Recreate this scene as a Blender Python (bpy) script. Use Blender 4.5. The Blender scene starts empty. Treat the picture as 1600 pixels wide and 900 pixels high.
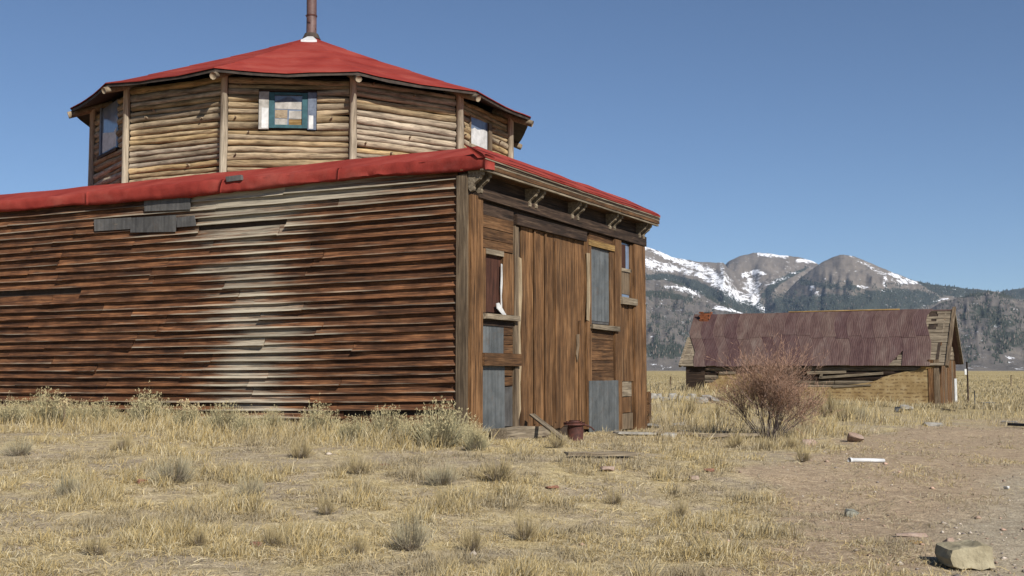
import bpy, math, random
import numpy as np
from mathutils import Vector, Matrix, noise

random.seed(7)
rng = np.random.default_rng(7)
scene = bpy.context.scene
COL = scene.collection

# ------------------------------------------------------------------ camera, sky, sun, exposure
EYE = 1.6
FPX = 1800.0
PITCH = math.atan(128 / 1800)
cam_d = bpy.data.cameras.new('camera')
cam = bpy.data.objects.new('camera', cam_d)
COL.objects.link(cam)
cam.location = (0, 0, EYE)
cam.rotation_euler = (math.pi / 2 + PITCH, 0, 0)
cam_d.sensor_width = 36
cam_d.lens = 36 * FPX / 1600
cam_d.clip_start = 0.1
cam_d.clip_end = 60000
scene.camera = cam

SUN_EL = math.radians(35)
SUN_AZ = math.radians(30)          # to the right of straight behind the camera
world = bpy.data.worlds.new('World')
scene.world = world
world.use_nodes = True
wn = world.node_tree
sky = wn.nodes.new('ShaderNodeTexSky')
sky.sky_type = 'NISHITA'
sky.sun_disc = False
sky.sun_elevation = SUN_EL
sky.sun_rotation = math.radians(180) - SUN_AZ
sky.altitude = 2900
sky.air_density = 1.0
sky.dust_density = 0.05
sky.ozone_density = 3.7
wn.links.new(sky.outputs[0], wn.nodes['Background'].inputs[0])
wn.nodes['Background'].inputs[1].default_value = 0.065

sun_d = bpy.data.lights.new('sun', 'SUN')
sun_d.energy = 5.0
sun_d.angle = math.radians(0.53)
sun_d.color = (1.0, 0.95, 0.87)
sun = bpy.data.objects.new('sun', sun_d)
COL.objects.link(sun)
sdir = Vector((math.sin(SUN_AZ) * math.cos(SUN_EL), -math.cos(SUN_AZ) * math.cos(SUN_EL), math.sin(SUN_EL)))
sun.rotation_euler = sdir.to_track_quat('Z', 'Y').to_euler()
sun.location = (20, -20, 30)

scene.view_settings.view_transform = 'Standard'
scene.view_settings.look = 'None'
scene.view_settings.exposure = 0.55
scene.view_settings.gamma = 1
scene.render.engine = 'CYCLES'
scene.cycles.volume_bounces = 0
scene.cycles.max_bounces = 5
scene.cycles.diffuse_bounces = 2

# ------------------------------------------------------------------ helpers
def ray(px, py):
    cx = (px - 800) / FPX
    cz = (450 - py) / FPX
    y = math.cos(PITCH) - cz * math.sin(PITCH)
    z = math.sin(PITCH) + cz * math.cos(PITCH)
    return cx / y, z / y

W = {}
def link(o, parent=None, world_m=None):
    COL.objects.link(o)
    m = world_m if world_m is not None else Matrix.Identity(4)
    if parent is not None:
        o.parent = parent
        o.matrix_parent_inverse = W[parent.name].inverted()
    o.matrix_basis = m
    W[o.name] = m.copy()
    return o

def tag(o, label, cat, group=None):
    o['label'] = label
    o['category'] = cat
    if group:
        o['group'] = group
    return o

def thing(name, loc, label, cat, group=None, rotz=0):
    o = bpy.data.objects.new(name, None)
    o.empty_display_size = 0.3
    link(o, None, Matrix.Translation(Vector(loc)) @ Matrix.Rotation(rotz, 4, 'Z'))
    return tag(o, label, cat, group)

def mesh(name, verts, faces, mat=None, smooth=False, attrs=None):
    me = bpy.data.meshes.new(name)
    me.from_pydata([tuple(v) for v in verts], [], [tuple(f) for f in faces])
    if mat is not None:
        me.materials.append(mat)
    if smooth:
        me.polygons.foreach_set('use_smooth', [True] * len(me.polygons))
    if attrs:
        for k, v in attrs.items():
            a = me.attributes.new(k, 'FLOAT', 'POINT')
            a.data.foreach_set('value', np.asarray(v, dtype=np.float32))
    me.update()
    return me

def obj(name, verts, faces, mat, parent=None, m=None, smooth=False, attrs=None, **props):
    o = bpy.data.objects.new(name, mesh(name, verts, faces, mat, smooth, attrs))
    link(o, parent, m)
    for k, v in props.items():
        o[k] = v
    return o

def np_mesh(name, verts, faces, mat, color=None, smooth=False):
    """fast mesh from arrays; faces (n,k) all of one size"""
    me = bpy.data.meshes.new(name)
    verts = np.ascontiguousarray(verts, dtype=np.float32)
    faces = np.ascontiguousarray(faces, dtype=np.int32)
    n, k = faces.shape
    me.vertices.add(len(verts))
    me.vertices.foreach_set('co', verts.ravel())
    me.loops.add(n * k)
    me.loops.foreach_set('vertex_index', faces.ravel())
    me.polygons.add(n)
    me.polygons.foreach_set('loop_start', np.arange(0, n * k, k, dtype=np.int32))
    try:
        me.polygons.foreach_set('loop_total', np.full(n, k, dtype=np.int32))
    except Exception:
        pass
    if smooth:
        me.polygons.foreach_set('use_smooth', np.ones(n, dtype=bool))
    me.update(calc_edges=True)
    if color is not None:
        a = me.attributes.new('tint', 'FLOAT_COLOR', 'POINT')
        c = np.ones((len(verts), 4), dtype=np.float32)
        c[:, :3] = color
        a.data.foreach_set('color', c.ravel())
    if mat is not None:
        me.materials.append(mat)
    return me

def frame(o, x):
    """basis: X along, Y outward (= Z x X), Z up"""
    X = Vector((x[0], x[1], 0)).normalized()
    Y = Vector((-X.y, X.x, 0))
    M = Matrix.Identity(4)
    for i in range(3):
        M[i][0] = X[i]; M[i][1] = Y[i]; M[i][2] = (0, 0, 1)[i]; M[i][3] = o[i]
    return M

def on(M, px, py, y=0.0):
    """where the sight line of a photo point meets the upright plane at offset y of frame M: (x, z)"""
    a, b = ray(px, py)
    X = M.col[0].xyz; N = M.col[1].xyz
    o = M.col[3].xyz + N * y
    t = (a * o.y - o.x) / (X.x - a * X.y)
    Y = o.y + X.y * t
    return t, EYE + b * Y - M.col[3].z

def prism(name, pts, y0, y1, mat, parent, M, attrs=None, jig=0.0):
    """polygon in the x-z plane of M extruded from y0 to y1"""
    n = len(pts)
    if jig:
        pts = [(x + random.uniform(-jig, jig), z + random.uniform(-jig, jig)) for x, z in pts]
    v = [(x, y1, z) for x, z in pts] + [(x, y0, z) for x, z in pts]
    f = [tuple(range(n)), tuple(range(2 * n - 1, n - 1, -1))]
    f += [(i, n + i, n + (i + 1) % n, (i + 1) % n) for i in range(n)]
    return obj(name, v, f, mat, parent, M, attrs=attrs)

def pprism(name, pxs, y0, y1, mat, parent, M, jig=0.0):
    return prism(name, [on(M, px, py, y1) for px, py in pxs], y0, y1, mat, parent, M, jig=jig)

def box(name, x0, x1, y0, y1, z0, z1, mat, parent, M):
    return prism(name, [(x0, z0), (x1, z0), (x1, z1), (x0, z1)], y0, y1, mat, parent, M)

def sweep(name, profile, xs, mat, parent, M, off=None, smooth=False, closed=True, attrs_of=None):
    """profile of (y, z) swept along x; off(x, j) -> dx, dy, dz"""
    v, f, at_ = [], [], []
    k = len(profile)
    for i, x in enumerate(xs):
        for j, (y, z) in enumerate(profile):
            d = off(x, j) if off else (0, 0, 0)
            v.append((x + d[0], y + d[1], z + d[2]))
            if attrs_of:
                at_.append(attrs_of(v[-1], j))
    for i in range(len(xs) - 1):
        for j in range(k if closed else k - 1):
            a, b = i * k + j, i * k + (j + 1) % k
            f.append((a, b, b + k, a + k))
    if closed:
        f.append(tuple(range(k)))
        f.append(tuple(range((len(xs) - 1) * k + k - 1, (len(xs) - 1) * k - 1, -1)))
    return obj(name, v, f, mat, parent, M, smooth, {'pale': at_} if attrs_of else None)

def tube(name, pts, radii, mat, parent=None, M=None, sides=8, smooth=True, rough=0.0):
    v, f = [], []
    n = len(pts)
    P = [Vector(p) for p in pts]
    T = (P[-1] - P[0]).normalized()
    up = Vector((0, 0, 1)) if abs(T.z) < 0.9 else Vector((1, 0, 0))
    U = T.cross(up).normalized(); V2 = T.cross(U).normalized()
    for i in range(n):
        for s in range(sides):
            a = 2 * math.pi * s / sides
            r = radii[i] * (1 + random.uniform(-rough, rough))
            v.append(P[i] + U * (math.cos(a) * r) + V2 * (math.sin(a) * r))
    for i in range(n - 1):
        for s in range(sides):
            a, b = i * sides + s, i * sides + (s + 1) % sides
            f.append((a, b, b + sides, a + sides))
    f.append(tuple(range(sides)))
    f.append(tuple(range(n * sides - 1, (n - 1) * sides - 1, -1)))
    return obj(name, v, f, mat, parent, M, smooth)

def vnoise(x, y, seed=0):
    x = np.asarray(x, dtype=np.float64); y = np.asarray(y, dtype=np.float64)
    xi = np.floor(x).astype(np.int64); yi = np.floor(y).astype(np.int64)
    fx = x - xi; fy = y - yi
    fx = fx * fx * (3 - 2 * fx); fy = fy * fy * (3 - 2 * fy)
    def h(a, b):
        n = (a * 374761393 + b * 668265263 + seed * 1442695041) & 0x7fffffff
        n = ((n ^ (n >> 13)) * 1274126177) & 0x7fffffff
        return ((n ^ (n >> 16)) & 0xffff) / 65535.0
    return (h(xi, yi) * (1 - fx) * (1 - fy) + h(xi + 1, yi) * fx * (1 - fy)
            + h(xi, yi + 1) * (1 - fx) * fy + h(xi + 1, yi + 1) * fx * fy)

def fbm(x, y, seed=0, octv=4):
    s = 0; a = 0.5; t = 0
    for o in range(octv):
        s = s + a * vnoise(np.asarray(x) * 2 ** o, np.asarray(y) * 2 ** o, seed + o * 17)
        t += a; a *= 0.5
    return s / t

def sstep(a, b, x):
    t = np.clip((np.asarray(x, dtype=np.float64) - a) / (b - a), 0, 1)
    return t * t * (3 - 2 * t)

# ------------------------------------------------------------------ materials
class NB:
    def __init__(self, name, rough=0.8, spec=0.3):
        self.m = bpy.data.materials.new(name)
        self.m.use_nodes = True
        self.t = self.m.node_tree
        self.b = self.t.nodes['Principled BSDF']
        self.b.inputs['Roughness'].default_value = rough
        self.b.inputs['Specular IOR Level'].default_value = spec
    def n(self, typ, **kw):
        nd = self.t.nodes.new(typ)
        for k, v in kw.items():
            if k.startswith('i_'):
                nd.inputs[k[2:].replace('_', ' ')].default_value = v
            else:
                setattr(nd, k, v)
        return nd
    def l(self, a, b):
        self.t.links.new(a, b)
    def coords(self, scale, kind='Object', rand=True):
        tc = self.n('ShaderNodeTexCoord')
        mp = self.n('ShaderNodeMapping')
        mp.inputs['Scale'].default_value = scale
        if kind == 'World':
            g = self.n('ShaderNodeNewGeometry')
            src = g.outputs['Position']
        else:
            src = tc.outputs[kind]
        if rand:
            oi = self.n('ShaderNodeObjectInfo')
            mul = self.n('ShaderNodeMath', operation='MULTIPLY')
            mul.inputs[1].default_value = 57.0
            self.l(oi.outputs['Random'], mul.inputs[0])
            cb = self.n('ShaderNodeCombineXYZ')
            for k in range(3):
                self.l(mul.outputs[0], cb.inputs[k])
            ad = self.n('ShaderNodeVectorMath', operation='ADD')
            self.l(src, ad.inputs[0]); self.l(cb.outputs[0], ad.inputs[1])
            src = ad.outputs[0]
        self.l(src, mp.inputs['Vector'])
        return mp.outputs[0]
    def noise(self, vec, scale=1.0, detail=5, rough=0.6, dist=0.0):
        nd = self.n('ShaderNodeTexNoise')
        nd.inputs['Scale'].default_value = scale
        nd.inputs['Detail'].default_value = detail
        nd.inputs['Roughness'].default_value = rough
        nd.inputs['Distortion'].default_value = dist
        self.l(vec, nd.inputs['Vector'])
        return nd.outputs['Fac']
    def ramp(self, fac, stops):
        r = self.n('ShaderNodeValToRGB')
        e = r.color_ramp.elements
        while len(e) < len(stops):
            e.new(0.5)
        for el, (p, c) in zip(e, stops):
            el.position = p
            el.color = (c[0], c[1], c[2], 1) if hasattr(c, '__len__') else (c, c, c, 1)
        self.l(fac, r.inputs[0])
        return r.outputs[0]
    def mix(self, fac, a, b, blend='MIX'):
        m = self.n('ShaderNodeMix', data_type='RGBA', blend_type=blend)
        for sock, v in ((m.inputs[0], fac), (m.inputs[6], a), (m.inputs[7], b)):
            if hasattr(v, 'is_linked'):
                self.l(v, sock)
            elif hasattr(v, '__len__'):
                sock.default_value = (v[0], v[1], v[2], 1)
            else:
                sock.default_value = v
        return m.outputs[2]
    def math(self, op, a, b=None, clamp=False):
        m = self.n('ShaderNodeMath', operation=op, use_clamp=clamp)
        for k, v in ((0, a), (1, b)):
            if v is None:
                continue
            if hasattr(v, 'is_linked'):
                self.l(v, m.inputs[k])
            else:
                m.inputs[k].default_value = v
        return m.outputs[0]
    def attr(self, name, out='Fac'):
        a = self.n('ShaderNodeAttribute', attribute_name=name)
        return a.outputs[out]
    def bump(self, h, strength=0.4, dist=0.01):
        b = self.n('ShaderNodeBump')
        b.inputs['Strength'].default_value = strength
        b.inputs['Distance'].default_value = dist
        self.l(h, b.inputs['Height'])
        self.l(b.outputs[0], self.b.inputs['Normal'])
    def color(self, c):
        if hasattr(c, 'is_linked'):
            self.l(c, self.b.inputs['Base Color'])
        else:
            self.b.inputs['Base Color'].default_value = (c[0], c[1], c[2], 1)
        return self.m

def wood(name, dark, mid, light, axis='x', pale=None, rough=0.85, vary=0.25, bump=0.5, long=1.3, across=26, blotch=0.5, stops=(0.3, 0.5, 0.72), streak=None, greyrand=0.0):
    q = NB(name, rough, 0.25)
    sc = {'x': (long, across, across), 'z': (across, across, long)}[axis]
    v = q.coords(sc)
    g = q.noise(v, 1.0, 6, 0.62, 0.6)
    c = q.ramp(g, [(stops[0], dark), (stops[1], mid), (stops[2], light)])
    sc2 = {'x': (long * 2.2, across * 4, across * 4), 'z': (across * 4, across * 4, long * 2.2)}[axis]
    g2 = q.noise(q.coords(sc2), 1.0, 3, 0.6)
    c = q.mix(0.75, c, q.ramp(g2, [(0.34, 0.32), (0.55, 1.0)]), 'MULTIPLY')
    bl = q.noise(q.coords((1.1, 1.1, 1.1) if axis == 'x' else (1.6, 1.6, .9)), 1.3, 4, 0.6)
    c = q.mix(blotch, c, q.ramp(bl, [(0.35, 0.35), (0.62, 1.25)]), 'MULTIPLY')
    if streak is not None:
        sn = q.noise(q.coords((.35, 38, 38) if axis == 'x' else (38, 38, .35)), 1.0, 4, 0.6, 0.4)
        c = q.mix(q.ramp(sn, [(0.60, 0.0), (0.72, 0.75)]), c, streak)
    if pale is not None:
        pc = q.ramp(g, [(0.28, [k * 0.5 for k in pale]), (0.48, pale), (0.75, [min(1, k * 1.3) for k in pale])])
        pc = q.mix(0.45, pc, q.ramp(g2, [(0.34, 0.4), (0.55, 1.0)]), 'MULTIPLY')
        w = q.noise(q.coords((.8, 22, 22) if axis == 'x' else (22, 22, .8)), 1.0, 5, 0.65)
        s = q.math('ADD', q.attr('pale'), q.math('MULTIPLY', q.math('SUBTRACT', w, 0.5), 1.5))
        fac = q.ramp(s, [(0.33, 0.0), (0.8, 1.0)])
        c = q.mix(fac, c, pc)
    oi = q.n('ShaderNodeObjectInfo')
    hs = q.n('ShaderNodeHueSaturation')
    if greyrand:
        fr_ = q.math('FRACT', q.math('MULTIPLY', oi.outputs['Random'], 7.31))
        hs.inputs['Saturation'].default_value = 1.0
        q.l(q.math('SUBTRACT', 1.15, q.math('MULTIPLY', fr_, greyrand)), hs.inputs['Saturation'])
    q.l(q.math('ADD', q.math('MULTIPLY', oi.outputs['Random'], 2 * vary), 1 - vary), hs.inputs['Value'])
    q.l(c, hs.inputs['Color'])
    q.bump(q.math('ADD', g, q.math('MULTIPLY', g2, 0.5)), bump, 0.012)
    return q.color(hs.outputs[0])

def plain(name, c1, c2, scale=6, rough=0.8, spec=0.3, bump=0.25, metallic=0.0, stretch=(1, 1, 1), dist=0.01, vary=0.0):
    q = NB(name, rough, spec)
    q.b.inputs['Metallic'].default_value = metallic
    g = q.noise(q.coords(stretch), scale, 6, 0.62, 0.2)
    c = q.ramp(g, [(0.33, c1), (0.68, c2)])
    if vary:
        oi = q.n('ShaderNodeObjectInfo')
        hs = q.n('ShaderNodeHueSaturation')
        q.l(q.math('ADD', q.math('MULTIPLY', oi.outputs['Random'], 2 * vary), 1 - vary), hs.inputs['Value'])
        q.l(c, hs.inputs['Color'])
        c = hs.outputs[0]
    g2 = q.noise(q.coords((1, 1, 1)), scale * 6, 4, 0.6)
    q.bump(q.math('ADD', g, q.math('MULTIPLY', g2, 0.6)), bump, dist)
    return q.color(c)

def tinted(name, trans=0.25, rough=0.8):
    q = NB(name, rough, 0.2)
    c = q.attr('tint', 'Color')
    q.l(c, q.b.inputs['Base Color'])
    tr = q.n('ShaderNodeBsdfTranslucent')
    q.l(c, tr.inputs['Color'])
    mx = q.n('ShaderNodeMixShader')
    mx.inputs[0].default_value = trans
    q.l(q.b.outputs[0], mx.inputs[1]); q.l(tr.outputs[0], mx.inputs[2])
    q.l(mx.outputs[0], q.t.nodes['Material Output'].inputs['Surface'])
    return q.m

M_SIDING = wood('weathered_siding', (0.02, 0.010, 0.006), (0.112, 0.046, 0.020), (0.27, 0.122, 0.052), 'x', pale=(0.31, 0.27, 0.205), vary=0.24, blotch=0.7)
M_FACADE_V = wood('facade_wood_upright', (0.03, 0.015, 0.007), (0.122, 0.06, 0.024), (0.225, 0.125, 0.058), 'z', vary=0.25, streak=(0.235, 0.155, 0.085), blotch=0.65)
M_FACADE_H = wood('facade_wood_level', (0.026, 0.013, 0.006), (0.098, 0.048, 0.02), (0.185, 0.1, 0.046), 'x', vary=0.25, streak=(0.18, 0.118, 0.065), blotch=0.65)
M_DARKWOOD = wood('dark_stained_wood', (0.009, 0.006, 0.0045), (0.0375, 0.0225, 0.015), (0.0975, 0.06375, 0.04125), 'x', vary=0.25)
M_GREYWOOD = wood('grey_weathered_wood', (0.078, 0.0585, 0.039), (0.195, 0.156, 0.1092), (0.3276, 0.273, 0.195), 'x', vary=0.2, blotch=0.35)
M_GREYWOOD_V = wood('grey_weathered_wood_upright', (0.0504, 0.03456, 0.0216), (0.1368, 0.0972, 0.0612), (0.2376, 0.1836, 0.1224), 'z', vary=0.2, blotch=0.35)
M_PALE_V = wood('pale_bare_wood_upright', (0.15, 0.105, 0.06), (0.315, 0.24, 0.15), (0.435, 0.36, 0.2475), 'z', vary=0.15, blotch=0.3)
M_YELLOW = wood('fresh_yellow_board', (0.1364, 0.0744, 0.0248), (0.279, 0.1736, 0.062), (0.372, 0.2604, 0.124), 'x', vary=0.15)
M_REDBOARD = wood('dark_red_panel', (0.021, 0.0091, 0.0063), (0.0595, 0.0224, 0.014), (0.105, 0.0455, 0.028), 'z', vary=0.15)
M_LOG = wood('peeled_log', (0.09, 0.06, 0.032), (0.29, 0.21, 0.12), (0.43, 0.335, 0.205), 'x', vary=0.28, blotch=0.45, long=1.6, across=12, stops=(0.26, 0.46, 0.74), greyrand=0.5)
M_CORE = plain('dark_core_wood', (0.02, 0.013, 0.009), (0.05, 0.033, 0.022), 4)
M_POST = wood('pale_post', (0.16, 0.125, 0.085), (0.34, 0.285, 0.21), (0.44, 0.385, 0.3), 'z', vary=0.12, blotch=0.3)
M_LOGEND = plain('log_end_grain', (0.154, 0.112, 0.07), (0.315, 0.252, 0.175), 14)
def tin_cover(name, c1, c2, rust):
    q = NB(name, 0.55, 0.35)
    g = q.noise(q.coords((1, 1, 1)), 2.6, 6, 0.65, 0.4)
    c = q.ramp(g, [(0.3, c1), (0.7, c2)])
    st = q.noise(q.coords((14, 14, .8)), 1.0, 5, 0.65)
    c = q.mix(0.7, c, q.ramp(st, [(0.34, 0.5), (0.6, 1.15)]), 'MULTIPLY')
    ru = q.noise(q.coords((2, 2, 2)), 1.4, 7, 0.72, 0.3)
    c = q.mix(q.ramp(ru, [(0.58, 0.0), (0.72, 0.7)]), c, rust)
    oi = q.n('ShaderNodeObjectInfo')
    hs = q.n('ShaderNodeHueSaturation')
    q.l(q.math('ADD', q.math('MULTIPLY', oi.outputs['Random'], 0.3), 0.85), hs.inputs['Value'])
    q.l(c, hs.inputs['Color'])
    d = q.noise(q.coords((1, 1, 1)), 3.2, 2, 0.5)
    q.bump(q.math('ADD', d, q.math('MULTIPLY', g, .3)), 0.6, 0.05)
    return q.color(hs.outputs[0])
M_SHEET = tin_cover('galvanised_sheet', (0.06, 0.066, 0.068), (0.112, 0.119, 0.12), (0.09, 0.062, 0.045))
M_SHEET_GREY = tin_cover('grey_patch_sheet', (0.055, 0.052, 0.05), (0.105, 0.1, 0.094), (0.075, 0.055, 0.042))

def red_roof():
    q = NB('red_roll_roofing', 0.92, 0.08)
    g = q.noise(q.coords((1, 1, 1), 'World', False), 1.1, 5, 0.6, 0.3)
    c = q.ramp(g, [(0.3, (0.155, 0.020, 0.016)), (0.52, (0.215, 0.033, 0.025)), (0.75, (0.26, 0.06, 0.045))])
    s = q.noise(q.coords((1, 1, 1), 'World', False), 60, 3, 0.7)
    c = q.mix(0.35, c, q.ramp(s, [(0.35, 0.55), (0.6, 1.1)]), 'MULTIPLY')
    st_ = q.noise(q.coords((1, 1, 1), 'World', False), 0.7, 6, 0.7, 0.5)
    c = q.mix(q.ramp(st_, [(0.56, 0.0), (0.78, 0.4)]), c, (0.2, 0.075, 0.065))
    oi = q.n('ShaderNodeObjectInfo')
    hs = q.n('ShaderNodeHueSaturation')
    q.l(q.math('ADD', q.math('MULTIPLY', oi.outputs['Random'], 0.24), 0.88), hs.inputs['Value'])
    q.l(c, hs.inputs['Color'])
    c = hs.outputs[0]
    w = q.noise(q.coords((1, 1, 1), 'World', False), 5, 4, 0.6)
    q.bump(q.math('ADD', q.math('MULTIPLY', s, 0.25), w), 0.35, 0.03)
    return q.color(c)
M_RED = red_roof()
M_DARKEDGE = plain('dark_roof_edge', (0.02, 0.014, 0.011), (0.06, 0.045, 0.035), 5)
M_RUSTPIPE = plain('rusty_stovepipe', (0.06, 0.03, 0.027), (0.12, 0.069, 0.06), 6, 0.6, 0.4, 0.2)
M_WHITE = plain('white_paint', (0.36, 0.36, 0.35), (0.58, 0.58, 0.57), 6, 0.6)
M_TEAL = plain('teal_paint', (0.014, 0.05, 0.062), (0.03, 0.095, 0.11), 8, 0.6)
M_BLUEGREY = plain('faded_blue_grey_paint', (0.06, 0.075, 0.11), (0.13, 0.155, 0.2), 8, 0.6)
M_SNOWMELT = plain('sun_bleached_curtain', (0.2, 0.19, 0.17), (0.38, 0.36, 0.33), 7, 0.8)
M_RUST = plain('rusted_iron', (0.0325, 0.0117, 0.0091), (0.0975, 0.0325, 0.02275), 9, 0.75, 0.3, 0.5)
M_BRICK = plain('chimney_brick', (0.12, 0.036, 0.015), (0.228, 0.078, 0.033), 9, 0.9, vary=0.2)
M_ROCK_TAN = plain('tan_sandstone', (0.195, 0.165, 0.105), (0.315, 0.2775, 0.1875), 5, 0.9, 0.2, 0.6, dist=0.03)
M_ROCK_PINK = plain('pinkish_stone', (0.216, 0.144, 0.108), (0.3456, 0.2664, 0.216), 7, 0.9, 0.2, 0.6, dist=0.03)
M_ROCK_GREY = plain('grey_stone', (0.18, 0.1656, 0.144), (0.3024, 0.288, 0.2592), 9, 0.9, 0.2, 0.5, dist=0.02)
M_TERRA = plain('broken_terracotta', (0.13, 0.06, 0.04), (0.26, 0.13, 0.085), 9, 0.9)
M_ROCK_GREEN = plain('greenish_stone', (0.14, 0.14, 0.115), (0.27, 0.265, 0.22), 9, 0.9, 0.2, 0.5, dist=0.02)
M_PLASTIC = plain('white_pipe_plastic', (0.42, 0.42, 0.42), (0.55, 0.55, 0.55), 5, 0.45)
M_BLUEMETAL = plain('dark_blue_metal', (0.02, 0.035, 0.055), (0.05, 0.075, 0.105), 8, 0.5, 0.4)
M_BLACK = plain('black_metal', (0.012, 0.012, 0.013), (0.03, 0.03, 0.03), 8, 0.6)
M_GRASS = tinted('dry_grass_blades', 0.3)
M_TWIG = tinted('twigs', 0.1)
M_TREE = tinted('conifer_needles', 0.0, 0.9)

def glass():
    q = NB('old_window_glass', 0.12, 0.6)
    q.b.inputs['Roughness'].default_value = 0.15
    g = q.noise(q.coords((1, 1, 1)), 3.0, 3)
    c = q.ramp(g, [(0.3, (0.09, 0.12, 0.17)), (0.7, (0.16, 0.2, 0.27))])  # opaque blue: sky reflection put into the base colour
    return q.color(c)
M_GLASS = glass()

def tin_roof():
    q = NB('rusted_purple_roofing_tin', 0.6, 0.3)
    v = q.coords((1.0, 1.0, 0.35))
    g = q.noise(v, 2.2, 7, 0.72, 0.4)
    c = q.ramp(g, [(0.3, (0.05, 0.024, 0.023)), (0.5, (0.088, 0.052, 0.046)), (0.72, (0.13, 0.092, 0.08))])
    s = q.noise(q.coords((6.0, 6.0, 0.6)), 4.0, 4, 0.6)
    c = q.mix(0.5, c, q.ramp(s, [(0.34, 0.55), (0.6, 1.15)]), 'MULTIPLY')
    oi = q.n('ShaderNodeObjectInfo')
    hs = q.n('ShaderNodeHueSaturation')
    q.l(q.math('ADD', q.math('MULTIPLY', oi.outputs['Random'], 0.36), 0.82), hs.inputs['Value'])
    q.l(q.math('ADD', q.math('MULTIPLY', oi.outputs['Random'], 0.03), 0.485), hs.inputs['Hue'])
    q.l(c, hs.inputs['Color'])
    q.bump(g, 0.2, 0.01)
    return q.color(hs.outputs[0])
M_TIN = tin_roof()

def asphalt_brick():
    """printed brick-pattern asphalt siding, most of the print worn off"""
    q = NB('printed_brick_siding', 0.9, 0.2)
    v = q.coords((1, 1, 1), 'Object', False)
    sx = q.n('ShaderNodeSeparateXYZ'); q.l(v, sx.inputs[0])
    cb = q.n('ShaderNodeCombineXYZ')
    wob = q.math('MULTIPLY', q.noise(v, 1.6, 4, 0.6), 0.35)
    q.l(q.math('ADD', sx.outputs[0], wob), cb.inputs[0]); q.l(q.math('ADD', sx.outputs[2], q.math('MULTIPLY', wob, 0.5)), cb.inputs[1])
    br = q.n('ShaderNodeTexBrick')
    br.inputs['Scale'].default_value = 1.0
    br.inputs['Brick Width'].default_value = 0.46
    br.inputs['Row Height'].default_value = 0.15
    br.inputs['Mortar Size'].default_value = 0.052
    br.inputs['Mortar Smooth'].default_value = 0.3
    br.inputs['Color1'].default_value = (1, 1, 1, 1); br.inputs['Color2'].default_value = (0.8, 0.8, 0.8, 1)
    br.inputs['Mortar'].default_value = (0, 0, 0, 1)
    q.l(cb.outputs[0], br.inputs['Vector'])
    g = q.noise(v, 2.2, 4, 0.6)
    g3 = q.noise(v, 7.0, 3, 0.6)
    base = q.ramp(g, [(0.3, (0.2, 0.13, 0.055)), (0.55, (0.30, 0.215, 0.105)), (0.75, (0.36, 0.28, 0.155))])
    wave = q.n('ShaderNodeTexWave', wave_type='BANDS', bands_direction='X')
    wave.inputs['Scale'].default_value = 0.69
    q.l(cb.outputs[0], wave.inputs['Vector'])
    dk = q.math('MULTIPLY', q.math('SUBTRACT', 1.0, br.outputs['Fac']), q.ramp(g3, [(0.42, 0.0), (0.56, 1.0)]))
    c = q.mix(q.math('MULTIPLY', dk, 0.62), base, (0.07, 0.035, 0.018))
    q.bump(g, 0.3, 0.02)
    return q.color(c)
M_BRICKPRINT = asphalt_brick()

# ------------------------------------------------------------------ terrain height
CTRL = np.array([
    (-12, 26, .66), (-10.9, 24.0, .62), (-5.5, 21.2, .52), (-2, 19, .42), (-.74, 18.8, .40), (3.2, 26.8, .27), (1.0, 22.5, .30),
    (8.5, 55.7, .62), (6, 45, .5), (18.5, 50, 0.0), (24, 50, -.02), (4, 10, 0), (-4, 9, .1), (-7, 12, .22), (5.3, 24.5, .14), (0, 0, 0), (0, 9, .05),
    (12, 20, -.03), (9, 26, .02), (20, 40, 0), (30, 60, 0), (-20, 20, .7), (-15, 40, .7), (0, 50, .5), (0, 80, .3), (30, 100, 0), (5, -10, 0),
    (-10, 0, .15), (15, 5, -.05), (60, 60, 0), (-60, 60, .3), (14, 34, .05)])
def gz(x, y):
    x = np.asarray(x, dtype=np.float64); y = np.asarray(y, dtype=np.float64)
    num = np.zeros_like(x); den = np.full_like(x, 2e-4)
    for cx, cy, cz in CTRL:
        w = 1.0 / ((x - cx) ** 2 + (y - cy) ** 2 + 1.5) ** 1.6
        num += w * cz; den += w
    near = np.exp(-((x - 0) ** 2 + (y - 15) ** 2) / 70.0 ** 2)
    z = num / den
    z = z + near * ((fbm(x * .55, y * .55, 3, 3) - .5) * 0.12 + (fbm(x * 2.3, y * 2.3, 9, 3) - .5) * 0.06)
    far = np.hypot(x, y)
    z = z + sstep(80, 600, far) * (fbm(x / 160., y / 160., 21, 2) - .62) * 1.2 * np.exp(-far / 1500.0)
    return z
def gz1(x, y):
    return float(gz(np.array([x]), np.array([y]))[0])
def gpt(px, py):
    a, b = ray(px, py)
    Y = 10.0
    for Y in np.concatenate([np.arange(4, 40, .1), np.arange(40, 140, .5)]):
        if EYE + b * Y <= gz1(a * Y, Y):
            break
    return Vector((a * Y, Y, gz1(a * Y, Y)))

def dirt_mask(x, y):
    bx = np.interp(y, [0, 6, 9, 15.8, 20, 25.7, 34, 50, 80], [0.2, .7, 1.4, 3.0, 4.9, 7.4, 12.5, 19, 26])
    n = (fbm(x * .7, y * .7, 31, 3) - .5) * 2.2
    return sstep(-.5, 1.1, (x - bx) + n) * (1 - sstep(29, 40, y + (fbm(x * .3, y * .3, 47, 2) - .5) * 10))
def gravel_mask(x, y):
    bx = np.interp(y, [0, 5, 9, 14.3, 20, 30, 60], [1.5, 2.4, 3.15, 5.6, 9.0, 15, 32])
    n = (fbm(x * .9, y * .9, 41, 3) - .5) * 1.0
    return sstep(-.3, .7, (x - bx) + n) * (1 - sstep(28, 36, y))

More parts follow.
